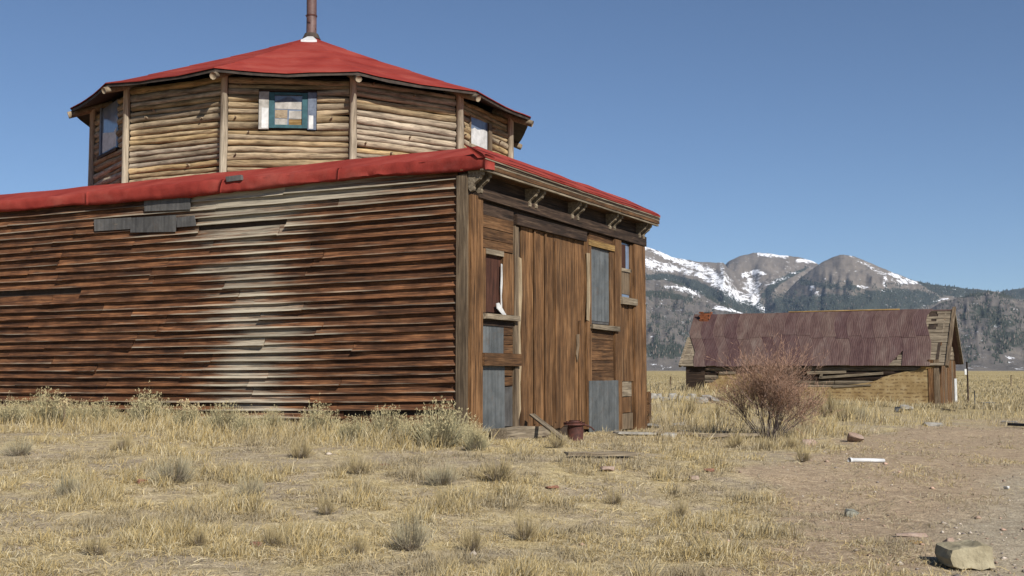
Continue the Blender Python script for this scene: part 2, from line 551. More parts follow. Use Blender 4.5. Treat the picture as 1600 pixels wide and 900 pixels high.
def ground_mat():
    q = NB('dry_meadow_ground', 0.95, 0.15)
    v = q.coords((1, 1, 1), 'World', False)
    n1 = q.noise(v, 0.9, 6, 0.65)
    n2 = q.noise(v, 7.0, 6, 0.7)
    n3 = q.noise(v, 45.0, 4, 0.7)
    nbig = q.noise(q.coords((.02, .007, 1), 'World', False), 1.0, 4, 0.6)
    soil = q.ramp(n2, [(0.3, (0.18, 0.145, 0.105)), (0.5, (0.315, 0.255, 0.175)), (0.72, (0.46, 0.38, 0.255))])
    straw = q.ramp(n2, [(0.3, (0.27, 0.205, 0.1)), (0.5, (0.42, 0.335, 0.175)), (0.7, (0.56, 0.465, 0.28))])
    c = q.mix(q.ramp(n1, [(0.42, 0.0), (0.62, 1.0)]), soil, straw)
    field = q.ramp(nbig, [(0.3, (0.25, 0.195, 0.088)), (0.5, (0.34, 0.265, 0.125)), (0.72, (0.40, 0.32, 0.165))])
    fl = q.ramp(q.noise(v, .35, 5, 0.7), [(0.35, 0.75), (0.65, 1.12)])
    field = q.mix(1.0, field, fl, 'MULTIPLY')
    c = q.mix(q.attr('far'), c, field)
    dirt = q.ramp(n2, [(0.28, (0.215, 0.155, 0.102)), (0.5, (0.325, 0.245, 0.162)), (0.72, (0.43, 0.335, 0.225))])
    grav = q.ramp(n2, [(0.3, (0.24, 0.195, 0.135)), (0.5, (0.33, 0.275, 0.195)), (0.72, (0.42, 0.36, 0.265))])
    dn = q.math('MULTIPLY', q.math('SUBTRACT', n1, 0.5), 0.9)
    c = q.mix(q.ramp(q.math('ADD', q.attr('dirt'), dn), [(0.3, 0.0), (0.7, 1.0)]), c, dirt)
    c = q.mix(q.attr('gravel'), c, grav)
    c = q.mix(0.6, c, q.ramp(n3, [(0.36, 0.5), (0.58, 1.15)]), 'MULTIPLY')
    fib = q.noise(q.coords((18, 70, 40), 'World', False), 1.0, 3, 0.7, 0.8)
    fib2 = q.noise(q.coords((80, 22, 40), 'World', False), 1.0, 3, 0.7, 0.8)
    c = q.mix(0.8, c, q.ramp(q.math('MAXIMUM', fib, fib2), [(0.42, 0.6), (0.55, 1.04), (0.68, 1.55)]), 'MULTIPLY')
    sage = q.ramp(q.noise(q.coords((.05, .02, 1), 'World', False), 1, 4), [(0.3, (0.16, 0.135, 0.11)), (0.7, (0.24, 0.205, 0.16))])
    c = q.mix(q.attr('sage'), c, sage)
    q.bump(q.math('ADD', q.math('MULTIPLY', n2, 0.8), q.math('MULTIPLY', n3, 0.35)), 0.8, 0.05)
    return q.color(c)

def build_ground():
    n, m = 560, 520
    u = np.linspace(-1, 1, n); v = np.linspace(-1, 1, m)
    ax = 5.0; sx = math.asinh(11000 / ax)
    xs = 2 + ax * np.sinh(u * sx); ys = 16 + ax * np.sinh(v * sx)
    X, Y = np.meshgrid(xs, ys)
    x = X.ravel(); y = Y.ravel()
    z = gz(x, y)
    i = np.arange(n - 1); j = np.arange(m - 1)
    I, J = np.meshgrid(i, j)
    a = (J * n + I).ravel()
    faces = np.stack([a, a + 1, a + n + 1, a + n], 1)
    me = np_mesh('ground', np.stack([x, y, z], 1), faces, ground_mat(), smooth=True)
    for k, val in (('dirt', dirt_mask(x, y)), ('gravel', gravel_mask(x, y)), ('far', sstep(28, 60, np.hypot(x, y))),
                   ('sage', sstep(1300, 2300, y))):
        at_ = me.attributes.new(k, 'FLOAT', 'POINT')
        at_.data.foreach_set('value', np.asarray(val, dtype=np.float32))
    o = bpy.data.objects.new('ground', me)
    link(o)
    o['kind'] = 'structure'
build_ground()

# ------------------------------------------------------------------ mountains
RIDGES = [   # distance, start of slope, photo skyline
    (9600, 6200, [(-900, 470), (-300, 440), (200, 452), (600, 430), (850, 402), (940, 392), (1000, 380.5), (1025, 388), (1050, 399), (1090, 407), (1132, 409.5), (1150, 432), (1180, 462), (1210, 490), (1260, 530), (1300, 570)]),
    (10400, 6800, [(1060, 470), (1120, 425), (1140, 408), (1160, 398), (1180, 394), (1200, 394.5), (1225, 398), (1250, 401), (1272, 407), (1300, 425), (1340, 450), (1400, 500), (1450, 560)]),
    (8800, 5600, [(1130, 560), (1180, 505), (1215, 470), (1245, 440), (1270, 420), (1290, 407), (1305, 400), (1320, 396.5), (1335, 399), (1350, 405), (1375, 416), (1400, 426), (1430, 437.5), (1460, 444), (1500, 449), (1540, 453), (1560, 455), (1600, 462), (1700, 480), (1900, 520)]),
    (9800, 6500, [(1450, 560), (1520, 470), (1560, 456), (1585, 451), (1610, 447), (1700, 432), (1900, 440), (2200, 425), (2600, 450)]),
    (5600, 3300, [(-900, 500), (0, 480), (600, 470), (900, 440), (985, 432), (1030, 436), (1062, 441), (1090, 455), (1120, 466), (1150, 482), (1180, 493), (1210, 505), (1270, 530), (1340, 560), (1400, 578)]),
    (4700, 2900, [(1300, 578), (1350, 555), (1390, 525), (1420, 500), (1445, 484), (1470, 474), (1500, 464), (1525, 457), (1545, 454.5), (1565, 458), (1585, 466), (1620, 476), (1700, 488), (1850, 470), (2100, 480), (2600, 520)]),
    (4000, 2800, [(1350, 578), (1450, 545), (1500, 525), (1520, 520), (1560, 526), (1620, 540), (1700, 560), (1800, 578)]),
]
NU, NV = 1150, 250
mu = np.concatenate([np.linspace(-900, 960, 200), np.linspace(964, 1640, 750), np.linspace(1646, 2600, 200)])
my = np.concatenate([np.linspace(2750, 6000, 130), np.linspace(6025, 11800, 120)])
U, YY = np.meshgrid(mu, my)
ZM = np.zeros_like(U)
for d, st, sk in RIDGES:
    s = np.array(sk, dtype=float)
    prof = np.interp(U, s[:, 0], s[:, 1])
    prof = prof + (fbm(U / 9.0, U * 0 + d, 5, 3) - .5) * 1.6
    h = np.clip((578 - prof) / 1800 * d, 0, None)
    h = h * (U >= s[0, 0]) * (U <= s[-1, 0])
    dj = d
    t = (YY - st) / (dj - st)
    gul = (fbm(U / 42.0 + d, YY / 1100.0, 77, 4) - .5)
    t2 = np.clip(t + gul * 0.30 * np.clip(t, 0, 1) * (1 - np.clip(t, 0, 1)) * 4, 0, None)
    up = np.clip(t2, 0, 1) ** 1.08
    dn = np.clip(1 - (t - 1) * 1.6, 0, 1)
    ZM = np.maximum(ZM, h * np.where(t <= 1, up, dn))
ZM = ZM + (fbm(U / 14., YY / 500., 91, 3) - .5) * 18 * sstep(20, 120, ZM) * (1 - sstep(600, 900, ZM))
ZM = ZM - 3.0 * (ZM < 1)
VV = 578 - (ZM - EYE) / YY * 1800

def blob(u, v, cu, cv, ru, rv, rot=0.0):
    c, s = math.cos(rot), math.sin(rot)
    a = ((u - cu) * c + (v - cv) * s) / ru
    b = (-(u - cu) * s + (v - cv) * c) / rv
    return np.clip(1.25 - np.sqrt(a * a + b * b), 0, 1)
def seg(u, v, pts, w):
    best = np.full(np.shape(u), 1e9)
    for (x0, y0, w0), (x1, y1, w1) in zip(pts[:-1], pts[1:]):
        dx, dy = x1 - x0, y1 - y0
        t = np.clip(((u - x0) * dx + (v - y0) * dy) / (dx * dx + dy * dy), 0, 1)
        d = np.hypot(u - x0 - t * dx, v - y0 - t * dy) / (w0 + (w1 - w0) * t)
        best = np.minimum(best, d)
    return np.clip(1.5 - best, 0, 1) * w
def snow_f(u, v):
    s = np.zeros(np.shape(u))
    for e in (
        seg(u, v, [(1002, 384, 4), (1022, 389, 4), (1045, 402, 5), (1075, 412, 5), (1110, 424, 7), (1125, 440, 9), (1140, 455, 8), (1165, 468, 7), (1190, 482, 4), (1200, 489, 2)], 1),
        seg(u, v, [(1002, 408, 9), (1030, 416, 8), (1060, 420, 5), (1090, 428, 4), (1115, 440, 6), (1140, 458, 6), (1160, 470, 5)], .9),
        blob(u, v, 1175, 444, 20, 17), seg(u, v, [(1163, 430, 4), (1185, 424, 4), (1197, 428, 2)], 1),
        seg(u, v, [(1178, 455, 12), (1182, 472, 8), (1195, 488, 3)], .9),
        seg(u, v, [(1187, 396, 2.5), (1210, 398, 4), (1232, 400, 3)], 1), seg(u, v, [(1246, 408, 2), (1262, 405, 5), (1276, 409, 3)], 1),
        seg(u, v, [(1040, 448, 2), (1060, 450, 4), (1085, 458, 6), (1094, 464, 2)], .75), seg(u, v, [(1115, 480, 3), (1140, 484, 3), (1162, 491, 2)], .7),
        blob(u, v, 1412, 439, 18, 8, .35) * .95, seg(u, v, [(1392, 427, 3), (1425, 440, 4), (1434, 442, 2)], .9),
        seg(u, v, [(1330, 400, 2), (1350, 410, 2), (1366, 419, 2.5), (1385, 430, 3), (1384, 446, 3)], .62),
        seg(u, v, [(1268, 450, 6), (1280, 460, 4)], .55), seg(u, v, [(1245, 426, 2), (1225, 434, 3), (1200, 445, 3)], .5),
        seg(u, v, [(1460, 471, 1.6), (1482, 466, 1.6)], .8), seg(u, v, [(1050, 396, 3), (1090, 412, 3)], .5),
        seg(u, v, [(1128, 412, 3), (1130, 425, 4), (1140, 440, 5)], .7), seg(u, v, [(1342, 447, 2), (1356, 449, 2)], .7),
        blob(u, v, 930, 400, 60, 12), blob(u, v, 800, 420, 70, 12), blob(u, v, 1750, 440, 60, 10)):
        s = np.maximum(s, e)
    return s
def forest_f(u, v):
    f = np.zeros(np.shape(u))
    for e in (
        seg(u, v, [(1000, 434, 4), (1040, 432, 5), (1085, 445, 8), (1130, 468, 10), (1170, 482, 10), (1200, 494, 8)], 1),
        seg(u, v, [(1000, 458, 6), (1045, 461, 7), (1080, 468, 4)], .7), blob(u, v, 1035, 548, 60, 13) * 1.2, blob(u, v, 1040, 500, 60, 40) * .42,
        blob(u, v, 1110, 500, 60, 20) * .4,
        seg(u, v, [(1195, 462, 6), (1210, 445, 6), (1232, 432, 4), (1262, 419, 2)], .8), blob(u, v, 1225, 478, 32, 22) * .9,
        blob(u, v, 1300, 478, 90, 22) * 1.3, blob(u, v, 1400, 468, 80, 20) * 1.3, seg(u, v, [(1440, 441, 3), (1470, 452, 9), (1510, 458, 7), (1550, 458, 3)], 1.1),
        seg(u, v, [(1255, 440, 5), (1290, 447, 6), (1340, 450, 6)], .62), blob(u, v, 1590, 460, 34, 10) * 1.2,
        blob(u, v, 1540, 488, 56, 24) * .62, blob(u, v, 1580, 530, 60, 22) * .72, blob(u, v, 1500, 545, 40, 18) * .5, blob(u, v, 1480, 500, 40, 24) * .42,
        blob(u, v, 1565, 505, 40, 12) * .8, blob(u, v, 1530, 560, 60, 8) * .3,
        blob(u, v, 800, 480, 260, 40) * .7, blob(u, v, 1750, 500, 120, 50) * .7):
        f = np.maximum(f, e)
    return f

def build_mountains():
    X = (U - 800) / 1800 * YY
    n = len(mu); m = len(my)
    I, J = np.meshgrid(np.arange(n - 1), np.arange(m - 1))
    a = (J * n + I).ravel()
    faces = np.stack([a, a + 1, a + n + 1, a + n], 1)
    q = NB('mountain_slopes', 0.95, 0.1)
    v = q.coords((1, .45, 1.2), 'World', False)
    n1 = q.noise(v, 0.006, 6, 0.65)
    n2 = q.noise(v, 0.03, 5, 0.7)
    rock = q.ramp(n1, [(0.3, (0.105, 0.09, 0.075)), (0.5, (0.15, 0.127, 0.104)), (0.7, (0.19, 0.16, 0.13))])
    scrub = q.ramp(q.math('ADD', q.math('MULTIPLY', n2, 0.4), q.math('MULTIPLY', q.noise(v, 0.011, 6, 0.7), 0.6)), [(0.33, (0.06, 0.06, 0.055)), (0.5, (0.112, 0.1, 0.09)), (0.68, (0.165, 0.145, 0.12))])
    c = q.mix(q.attr('scrub'), rock, scrub)
    fo = q.math('ADD', q.attr('forest'), q.math('MULTIPLY', q.math('SUBTRACT', n2, 0.5), 1.4))
    c = q.mix(q.ramp(fo, [(0.42, 0.0), (0.6, 1.0)]), c, (0.04, 0.046, 0.036))
    sn = q.math('ADD', q.math('MULTIPLY', q.attr('snow'), 0.66), q.math('MULTIPLY', q.math('SUBTRACT', q.noise(q.coords((1, .4, 1.5), 'World', False), 0.022, 9, 0.82), 0.5), 4.2))
    sf = q.ramp(sn, [(0.46, 0.0), (0.56, 1.0)])
    c = q.mix(sf, c, (0.74, 0.75, 0.78))
    q.bump(q.math('ADD', n1, q.math('MULTIPLY', n2, .3)), 0.5, 30.0)
    q.color(c)
    me = np_mesh('mountain_range', np.stack([X.ravel(), YY.ravel(), ZM.ravel()], 1), faces, q.m, smooth=True)
    sc = 1 - sstep(5600, 6400, YY)
    for k, val in (('snow', snow_f(U, VV) * (YY > 4400)), ('forest', forest_f(U, VV)), ('scrub', sc)):
        at_ = me.attributes.new(k, 'FLOAT', 'POINT')
        at_.data.foreach_set('value', np.asarray(val, dtype=np.float32).ravel())
    o = bpy.data.objects.new('mountain_range', me)
    link(o); o['kind'] = 'structure'

def build_forest():
    cand_u = np.concatenate([rng.uniform(980, 1620, 52000), rng.uniform(100, 980, 4000), rng.uniform(1620, 2300, 4000)])
    cand_v = rng.uniform(400, 574, len(cand_u))
    col = np.clip(np.searchsorted(mu, cand_u), 0, len(mu) - 1)
    ang = (ZM - EYE) / YY * 1800
    cm = np.maximum.accumulate(ang, axis=0)
    need = 578 - cand_v
    row = np.array([np.searchsorted(cm[:, c], w) for c, w in zip(col, need)])
    ok = row < len(my) - 1
    p = forest_f(cand_u, cand_v)
    clump = fbm(cand_u / 9.0, cand_v / 6.0, 55, 3)
    prob = np.where(p > .8, 1.0, np.clip(p * 1.0 + (clump - .5) * 4.2 * (p > 0.05), 0, 1) ** 2.0)
    prob = np.maximum(prob, 0.008 * (cand_v > 440))
    ok &= rng.uniform(0, 1, len(p)) < prob * 0.8
    u = cand_u[ok]; r = row[ok]; c = col[ok]
    y = my[r] + rng.uniform(-8, 8, len(r))
    x = (u - 800) / 1800 * y
    z = ZM[r, c] - 4
    N = len(x)
    h = rng.uniform(7, 15, N) * np.where(y > 6500, 1.1, 0.8)
    w = h * rng.uniform(.24, .38, N)
    k = 5
    ang = np.linspace(0, 2 * np.pi, k, endpoint=False)
    V = np.zeros((N, k + 1, 3)); 
    j = rng.uniform(.7, 1.25, (N, k))
    V[:, :k, 0] = x[:, None] + np.cos(ang) * w[:, None] * j
    V[:, :k, 1] = y[:, None] + np.sin(ang) * w[:, None] * j
    V[:, :k, 2] = z[:, None] + h[:, None] * .12 * j
    V[:, k, 0] = x; V[:, k, 1] = y; V[:, k, 2] = z + h + 4
    base = (np.arange(N) * (k + 1))[:, None]
    F = np.concatenate([np.stack([base[:, 0] + i, base[:, 0] + (i + 1) % k, base[:, 0] + k], 1) for i in range(k)])
    colr = np.array([0.038, 0.045, 0.036]) * rng.uniform(.8, 1.3, (N, 1))
    grey = rng.uniform(0, 1, N) < np.where(y < 6000, .2, .05)
    colr[grey] = np.array([.13, .11, .095]) * rng.uniform(.8, 1.2, (grey.sum(), 1))
    me = np_mesh('mountain_forest', V.reshape(-1, 3), F, M_TREE, np.repeat(colr, k + 1, 0))
    o = bpy.data.objects.new('mountain_forest', me)
    link(o); o['kind'] = 'stuff'
    tag(o, 'dark conifers scattered over the distant mountain slopes', 'forest')
build_mountains()
build_forest()
#PART2

# ------------------------------------------------------------------ the board-sided hall
PHI = math.radians(27.3)
FD = Vector((math.sin(PHI), math.cos(PHI), 0)); SD = Vector((-math.cos(PHI), math.sin(PHI), 0))
A = Vector((-0.735, 19.3, 0)); WF = 8.2; LS = 13.5
B = A + FD * WF
MS = frame(A, SD); MF = frame(B, -FD)
hall = thing('boarded_hall', (A.x, A.y, 0.4), 'weathered brown board-sided hall with red roof edge and bracketed front cornice', 'building')

def pale_zone(s, z):
    k = math.exp(-((s - 4.6 + 0.12 * math.sin(z * 3)) / (1.15 + 0.25 * max(0, z - 3))) ** 2) * 0.62
    k += float(sstep(4.3, 4.95, z)) * 0.32 * (1 - float(sstep(6.5, 9.5, s))) * float(sstep(.3, 2.0, s) * .7 + .3)
    k += float(sstep(3.8, 4.8, z)) * .14
    return k

side = prism('side_wall', [(0.02, .05), (LS, .05), (LS, 5.0), (0.02, 5.0)], -.28, -.03, M_CORE, hall, MS)
def side_boards():
    zA = 0.38; i = 0
    while zA < 4.88:
        pitch = 0.148 * random.uniform(.93, 1.07)
        fr = 1 - (zA - .4) / 4.5
        x = 0.205
        while x < LS - .05:
            ln = random.choice([random.uniform(2.0, 4.0), random.uniform(3.6, 5.4), random.uniform(4.5, 6.5)])
            x1 = min(LS, x + ln)
            if LS - x1 < .6:
                x1 = LS
            a = random.uniform(-.006, .007); tilt = random.uniform(-.0015, .0015)
            o = random.uniform(-.006, .018); curl0 = random.choice([0, 0, 0, 0, 0, .025, .045]); curl1 = random.choice([0, 0, 0, 0, 0, .025, .045])
            ph = random.uniform(0, 6); am = random.uniform(.002, .007); bulge = random.uniform(-.004, .010)
            prof = [(0.0, .20), (.004, .105), (.020 + o * .5, .042), (.044 + o, .013), (.050 + o, .0), (.006, 0.0), (-.018, .20)]
            def off(xx, j, zA=zA, x=x, x1=x1):
                t = (xx - x) / (x1 - x)
                low = 1 if j in (3, 4, 5) else (.4 if j == 2 else 0)
                dy = low * (curl0 * max(0, 1 - t * 5) + curl1 * max(0, t * 5 - 4)) + low * bulge * math.sin(t * 3.1) + noise.noise((xx * 1.9, zA * 7, j * .2)) * .006 * low
                sag = -.17 * (1 - math.exp(-xx / 4.0)) * fr
                dz = sag + a + tilt * (xx - x) + am * math.sin(xx * 1.3 + ph) + noise.noise((xx * 2.3, zA * 9, 3)) * .005 * low
                if j in (0, 6):
                    dz = sag
                return (0, dy, zA + dz)
            xs = list(np.linspace(x + .004, x1 - .004, max(5, int((x1 - x) / .42))))
            def pal(v, j):
                return pale_zone(v[0] + shift, v[2]) * amp + (.37 if j in (3, 4) else 0) + bias
            bias = random.choice([0, 0, 0, -.08, .1, .02]); shift = random.gauss(0, .22); amp = random.choice([.8, 1, 1, 1.05, 1.15])
            if random.random() < .985:
                sweep('siding_board', prof, xs, M_SIDING, side, MS, off, attrs_of=pal)
            x = x1
        zA += pitch; i += 1
side_boards()
cb = prism('corner_board', [(0.0, .3), (.2, .3), (.195, 4.88), (-.005, 4.9)], -.03, .068, M_GREYWOOD_V, side, MS)
for pts in ([(225, 311), (297, 306), (297, 327), (226, 331)], [(147, 343), (204, 339), (205, 358), (148, 361)],
            [(205, 341), (275, 336), (274, 362), (204, 363)], [(275, 340), (304, 337), (306, 352), (276, 355)]):
    pprism('metal_patch', pts, .055, .068, M_SHEET_GREY, side, MS, jig=.01)

# front
front = prism('front_wall', [(0.0, .05), (WF - .3, .05), (WF - .3, 5.0), (0.0, 5.0)], -.28, -.03, M_CORE, hall, MF)
back = prism('end_wall', [(0, .05), (WF, .05), (WF, 5.0), (0, 5.0)], -.1, 0, M_GREYWOOD, hall, frame(A + SD * LS, FD))
back2 = prism('rear_wall', [(0, .05), (LS, .05), (LS, 5.0), (0, 5.0)], -.12, -.02, M_GREYWOOD, hall, frame(B + SD * LS, -SD))
def FX(px):
    return on(MF, px, 520, 0.03)[0]
def fr_box(name, pxa, pxb, z0, z1, y0, y1, mat, parent=None, jig=.006, za=0.0):
    x0, x1 = FX(pxb), FX(pxa)      # x runs from the far corner back to the near one
    p = [(x0, z0), (x1, z0 + za), (x1, z1 + za), (x0, z1)]
    return prism(name, p, y0, y1, mat, parent or front, MF, jig=jig)
# pilasters
prism('pilaster', [(FX(752), .25), (WF, .25), (WF + .004, 4.56), (FX(752), 4.56)], -.03, .062, M_FACADE_V, front, MF)
fr_box('pilaster', 959, 969, .25, 4.44, -.03, .07, M_FACADE_V)
prism('pilaster', [(-.02, .2), (FX(990), .2), (FX(989), 4.44), (.03, 4.44)], -.03, .075, M_FACADE_V, front, MF)
# left bay
z = 3.70
for h in (.16, .2, .22, .2):
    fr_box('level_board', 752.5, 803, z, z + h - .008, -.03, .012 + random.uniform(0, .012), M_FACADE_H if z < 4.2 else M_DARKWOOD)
    z += h
fr_box('jamb_board', 803, 808.5, .55, 4.2, -.03, .055, M_GREYWOOD_V)
pprism('peeling_board', [(808.5, 400), (815, 404), (816, 460), (813, 520), (815, 570), (813, 600), (814, 640), (809, 662)], -.02, .046, M_PALE_V, front, MF)
w1 = fr_box('window', 756, 786, 2.6, 3.64, -.03, -.012, M_REDBOARD, hall)
fr_box('frame', 752.5, 757.5, 2.58, 3.68, -.03, .05, M_FACADE_V, w1)
fr_box('frame', 785, 802.5, 2.58, 3.68, -.03, .04, M_FACADE_V, w1)
fr_box('frame', 757.5, 785, 3.6, 3.69, -.03, .06, M_GREYWOOD, w1)
fr_box('sill', 753, 805, 2.48, 2.56, -.02, .14, M_GREYWOOD, w1, jig=.012)
pprism('torn_strip', [(783.5, 412), (785, 413), (785.5, 440), (784.2, 462), (785, 488), (783.4, 489), (782.6, 450), (783.4, 430)], .04, .052, M_WHITE, w1, MF)
pprism('torn_strip', [(776, 474), (780, 473), (786, 483), (793, 495), (789, 496), (782, 488), (777, 482)], .06, .075, M_WHITE, w1, MF)
fr_box('apron_board', 755, 802, 2.36, 2.47, -.03, .035, M_DARKWOOD)
fr_box('metal_sheet', 751.5, 768.5, 1.88, 2.4, .0, .012, M_SHEET)
fr_box('metal_sheet', 768.9, 788, 1.88, 2.38, .002, .014, M_SHEET)
for z0 in (1.9, 2.06, 2.22):
    fr_box('level_board', 788.4, 802.6, z0, z0 + .15, -.03, .012, M_FACADE_H)
fr_box('rail_board', 751, 809, 1.67, 1.89, -.02, .11, M_FACADE_H, za=.0)
fr_box('metal_sheet', 752, 789.6, .55, 1.72, .0, .014, M_SHEET)
for z0 in (1.32, 1.5):
    fr_box('level_board', 790, 802.6, z0, z0 + .16, -.03, .012, M_FACADE_H)
fr_box('metal_sheet', 790.2, 802, .6, 1.3, .0, .012, M_SHEET_GREY)
# big door of upright boards
door = fr_box('door', 808.6, 915, .5, 4.2, -.03, -.012, M_CORE, hall, jig=0)
xa, xb = FX(815.5), FX(914.5)
edges = [xa]
while edges[-1] > xb + .36:
    edges.append(edges[-1] - random.uniform(.21, .36))
edges.append(xb)
for x1, x0 in zip(edges[:-1], edges[1:]):
    y1 = random.uniform(.008, .032)
    prism('door_board', [(x0 + .006, .46 + random.uniform(0, .12)), (x1 - .004, .46 + random.uniform(0, .12)), (x1 - .004 + random.uniform(-.004, .004), 4.24), (x0 + .006, 4.24)], -.012, y1, M_FACADE_V, door, MF)
for px, h in ((835, 4.2), (852, 4.2), (868, 4.1), (905, 2.6)):
    x = FX(px)
    prism('door_batten', [(x - .03, .6), (x + .03, .6), (x + .028, h), (x - .03, h)], .028, .05, M_FACADE_V, door, MF, jig=.006)
pprism('splintered_board', [(902, 523), (905.5, 522), (905.5, 540), (904, 552), (903, 566), (901.5, 555), (902.5, 540)], .03, .055, M_GREYWOOD_V, door, MF)
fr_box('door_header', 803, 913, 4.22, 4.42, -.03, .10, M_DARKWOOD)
# right bay
fr_box('post_board', 915.2, 922.5, .4, 4.3, -.03, .06, M_FACADE_V)
pprism('peeling_board', [(917, 395), (922, 396), (922.5, 470), (921, 502), (917, 500), (918, 450)], .06, .072, M_PALE_V, front, MF)
w2 = fr_box('window', 923, 958, 2.56, 4.16, -.03, .012, M_SHEET_GREY, hall)
fr_box('sheet_cover', 924.5, 952, 2.62, 4.1, .013, .024, M_SHEET, w2)
fr_box('frame', 953, 958.8, 2.5, 4.2, -.02, .04, M_FACADE_V, w2)
fr_box('lintel', 918, 958.6, 4.17, 4.29, -.02, .075, M_YELLOW, w2)
fr_box('sill', 920, 962.5, 2.44, 2.53, -.02, .13, M_GREYWOOD, w2, jig=.012)
z = 1.38
while z < 2.38:
    fr_box('level_board', 922.7, 958.6, z, z + .205, -.03, random.uniform(.01, .03), M_FACADE_H)
    z += .212
fr_box('metal_sheet', 917, 962.8, .25, 1.38, .064, .076, M_SHEET)
fr_box('level_board', 922.7, 958.6, 4.3, 4.45, -.03, .012, M_FACADE_H)
# narrow bay with the sash window
w3 = fr_box('window', 969.5, 988, 3.22, 4.42, -.03, -.01, M_GLASS, hall)
fr_box('sash_rail', 969.5, 988, 3.78, 3.85, -.01, .03, M_GREYWOOD, w3)
fr_box('sash_stile', 969.3, 972, 3.2, 4.42, -.02, .03, M_PALE_V, w3)
fr_box('sash_stile', 986, 989.8, 3.2, 4.42, -.02, .03, M_FACADE_V, w3)
fr_box('curtain', 972.2, 985.8, 3.28, 3.77, -.009, .004, M_GREYWOOD_V, w3)
fr_box('curtain', 972.2, 980, 3.86, 4.38, -.009, .004, M_REDBOARD, w3)
fr_box('sill', 967, 991, 3.05, 3.2, -.02, .12, M_GREYWOOD, w3, jig=.012)
for pa, pb in ((969.5, 976), (976.2, 983), (983.2, 989.8)):
    fr_box('upright_board', pa, pb, 1.35, 3.04, -.03, random.uniform(.01, .03), M_FACADE_V)
fr_box('patch_board', 969.5, 986, 1.02, 1.34, -.02, .03, M_GREYWOOD)
fr_box('patch_board', 969.5, 985, .66, 1.0, -.02, .03, M_FACADE_V)
fr_box('patch_board', 969.5, 988, .3, .64, -.02, .028, M_GREYWOOD_V)
# frieze, brackets, cornice
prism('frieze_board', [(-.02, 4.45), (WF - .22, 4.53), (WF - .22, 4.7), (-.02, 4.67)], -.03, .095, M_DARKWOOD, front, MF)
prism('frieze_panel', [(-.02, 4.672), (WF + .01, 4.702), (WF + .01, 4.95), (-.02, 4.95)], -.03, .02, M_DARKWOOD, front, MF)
cor = prism('cornice', [(-.12, 4.95), (WF + .12, 4.95), (WF + .12, 5.0), (-.12, 5.0)], -.1, .34, M_FACADE_H, hall, MF)
def strip(name, y0, y1, z0, z1, mat, pieces):
    xs = [-.14] + sorted(random.uniform(1, 7.4) for _ in range(pieces - 1)) + [WF + .14]
    for a, b in zip(xs[:-1], xs[1:]):
        e = random.uniform(-.008, .008)
        prism(name, [(a + .004, z0 + e), (b - .004, z0 - e), (b - .004, z1 - e), (a + .004, z1 + e)], y0, y1 + random.uniform(0, .008), mat, cor, MF)
strip('moulding', .30, .352, 4.925, 4.96, M_GREYWOOD, 2)
strip('moulding', .342, .368, 4.968, 5.03, M_FACADE_H, 3)
strip('moulding', .342, .372, 5.036, 5.066, M_GREYWOOD, 2)
strip('moulding', .342, .38, 5.072, 5.098, M_DARKWOOD, 3)
strip('moulding', .2, .395, 5.102, 5.122, M_GREYWOOD, 3)
BR = [(.018, 4.65), (.06, 4.60), (.115, 4.615), (.125, 4.66), (.11, 4.69), (.135, 4.73), (.19, 4.77), (.235, 4.80), (.255, 4.85), (.29, 4.87), (.30, 4.945), (.018, 4.945)]
for px in (744, 831, 897, 955, 1001):
    x = on(MF, px, 330, .08)[0]
    for dx in (-.13, .13):
        sweep('bracket', BR, [x + dx - .04, x + dx + .04], M_GREYWOOD, cor, MF)
# red roofing of the hall
roof_v, roof_f = [], []
ss = np.concatenate([np.linspace(-.40, 1.0, 20), np.linspace(1.3, LS + .1, 40)]); tt = np.linspace(-.12, WF + .2, 40)
for s in ss:
    for t in tt:
        zz = 5.155 + max(0, min(.52 * (s + .43), .36 * (t + .12), .5)) + noise.noise((s * 1.2, t * 1.2, 0)) * .02
        roof_v.append(A + SD * s + FD * t + Vector((0, 0, zz)))
for i in range(59):
    for j in range(39):
        a = i * 40 + j
        roof_f.append((a, a + 1, a + 41, a + 40))
hroof = obj('roof', roof_v, roof_f, M_RED, hall, smooth=True)
prof = [(.03, 4.955), (.105, 4.945), (.135, 4.955), (.142, 5.01), (.14, 5.10), (.13, 5.165), (.095, 5.20), (.0, 5.215), (-.2, 5.20), (-.2, 4.98)]
xs = list(np.linspace(-.39, LS + .05, 120))
def roff(x, j):
    k = noise.noise((x * 1.1, j * .3, 2)) * .022 + noise.noise((x * 5.5, j * .5, 7)) * .022
    return (0, k, k * .8 + (.03 * math.sin(x * .7) if j in (0, 1, 2) else 0) + noise.noise((x * .8, 3, 3)) * .03 * (j in (0, 1, 2)))
for ra, rb, dy in ((-.39, 2.62, 0), (2.6, 5.32, .006), (5.3, 8.82, .02), (8.8, LS + .05, .004)):
    sweep('rolled_roof_edge', [(y + dy, zz + dy * .4) for y, zz in prof], list(np.linspace(ra, rb, 48)), M_RED, hroof, MS, roff, smooth=True)
prof = [(.28, 5.126), (.40, 5.126), (.405, 5.15), (.36, 5.20), (.22, 5.28), (.0, 5.385)]
sweep('roof_edge_strip', prof, list(np.linspace(-.12, WF + .18, 60)), M_RED, hroof, MF, lambda x, j: (0, noise.noise((x * 2, j, 4)) * .01, noise.noise((x * 2, j * .4, 9)) * .008), smooth=True)
pprism('tar_patch', [(352, 276), (376, 273), (377, 281), (354, 284)], .10, .165, M_SHEET_GREY, hroof, MS)

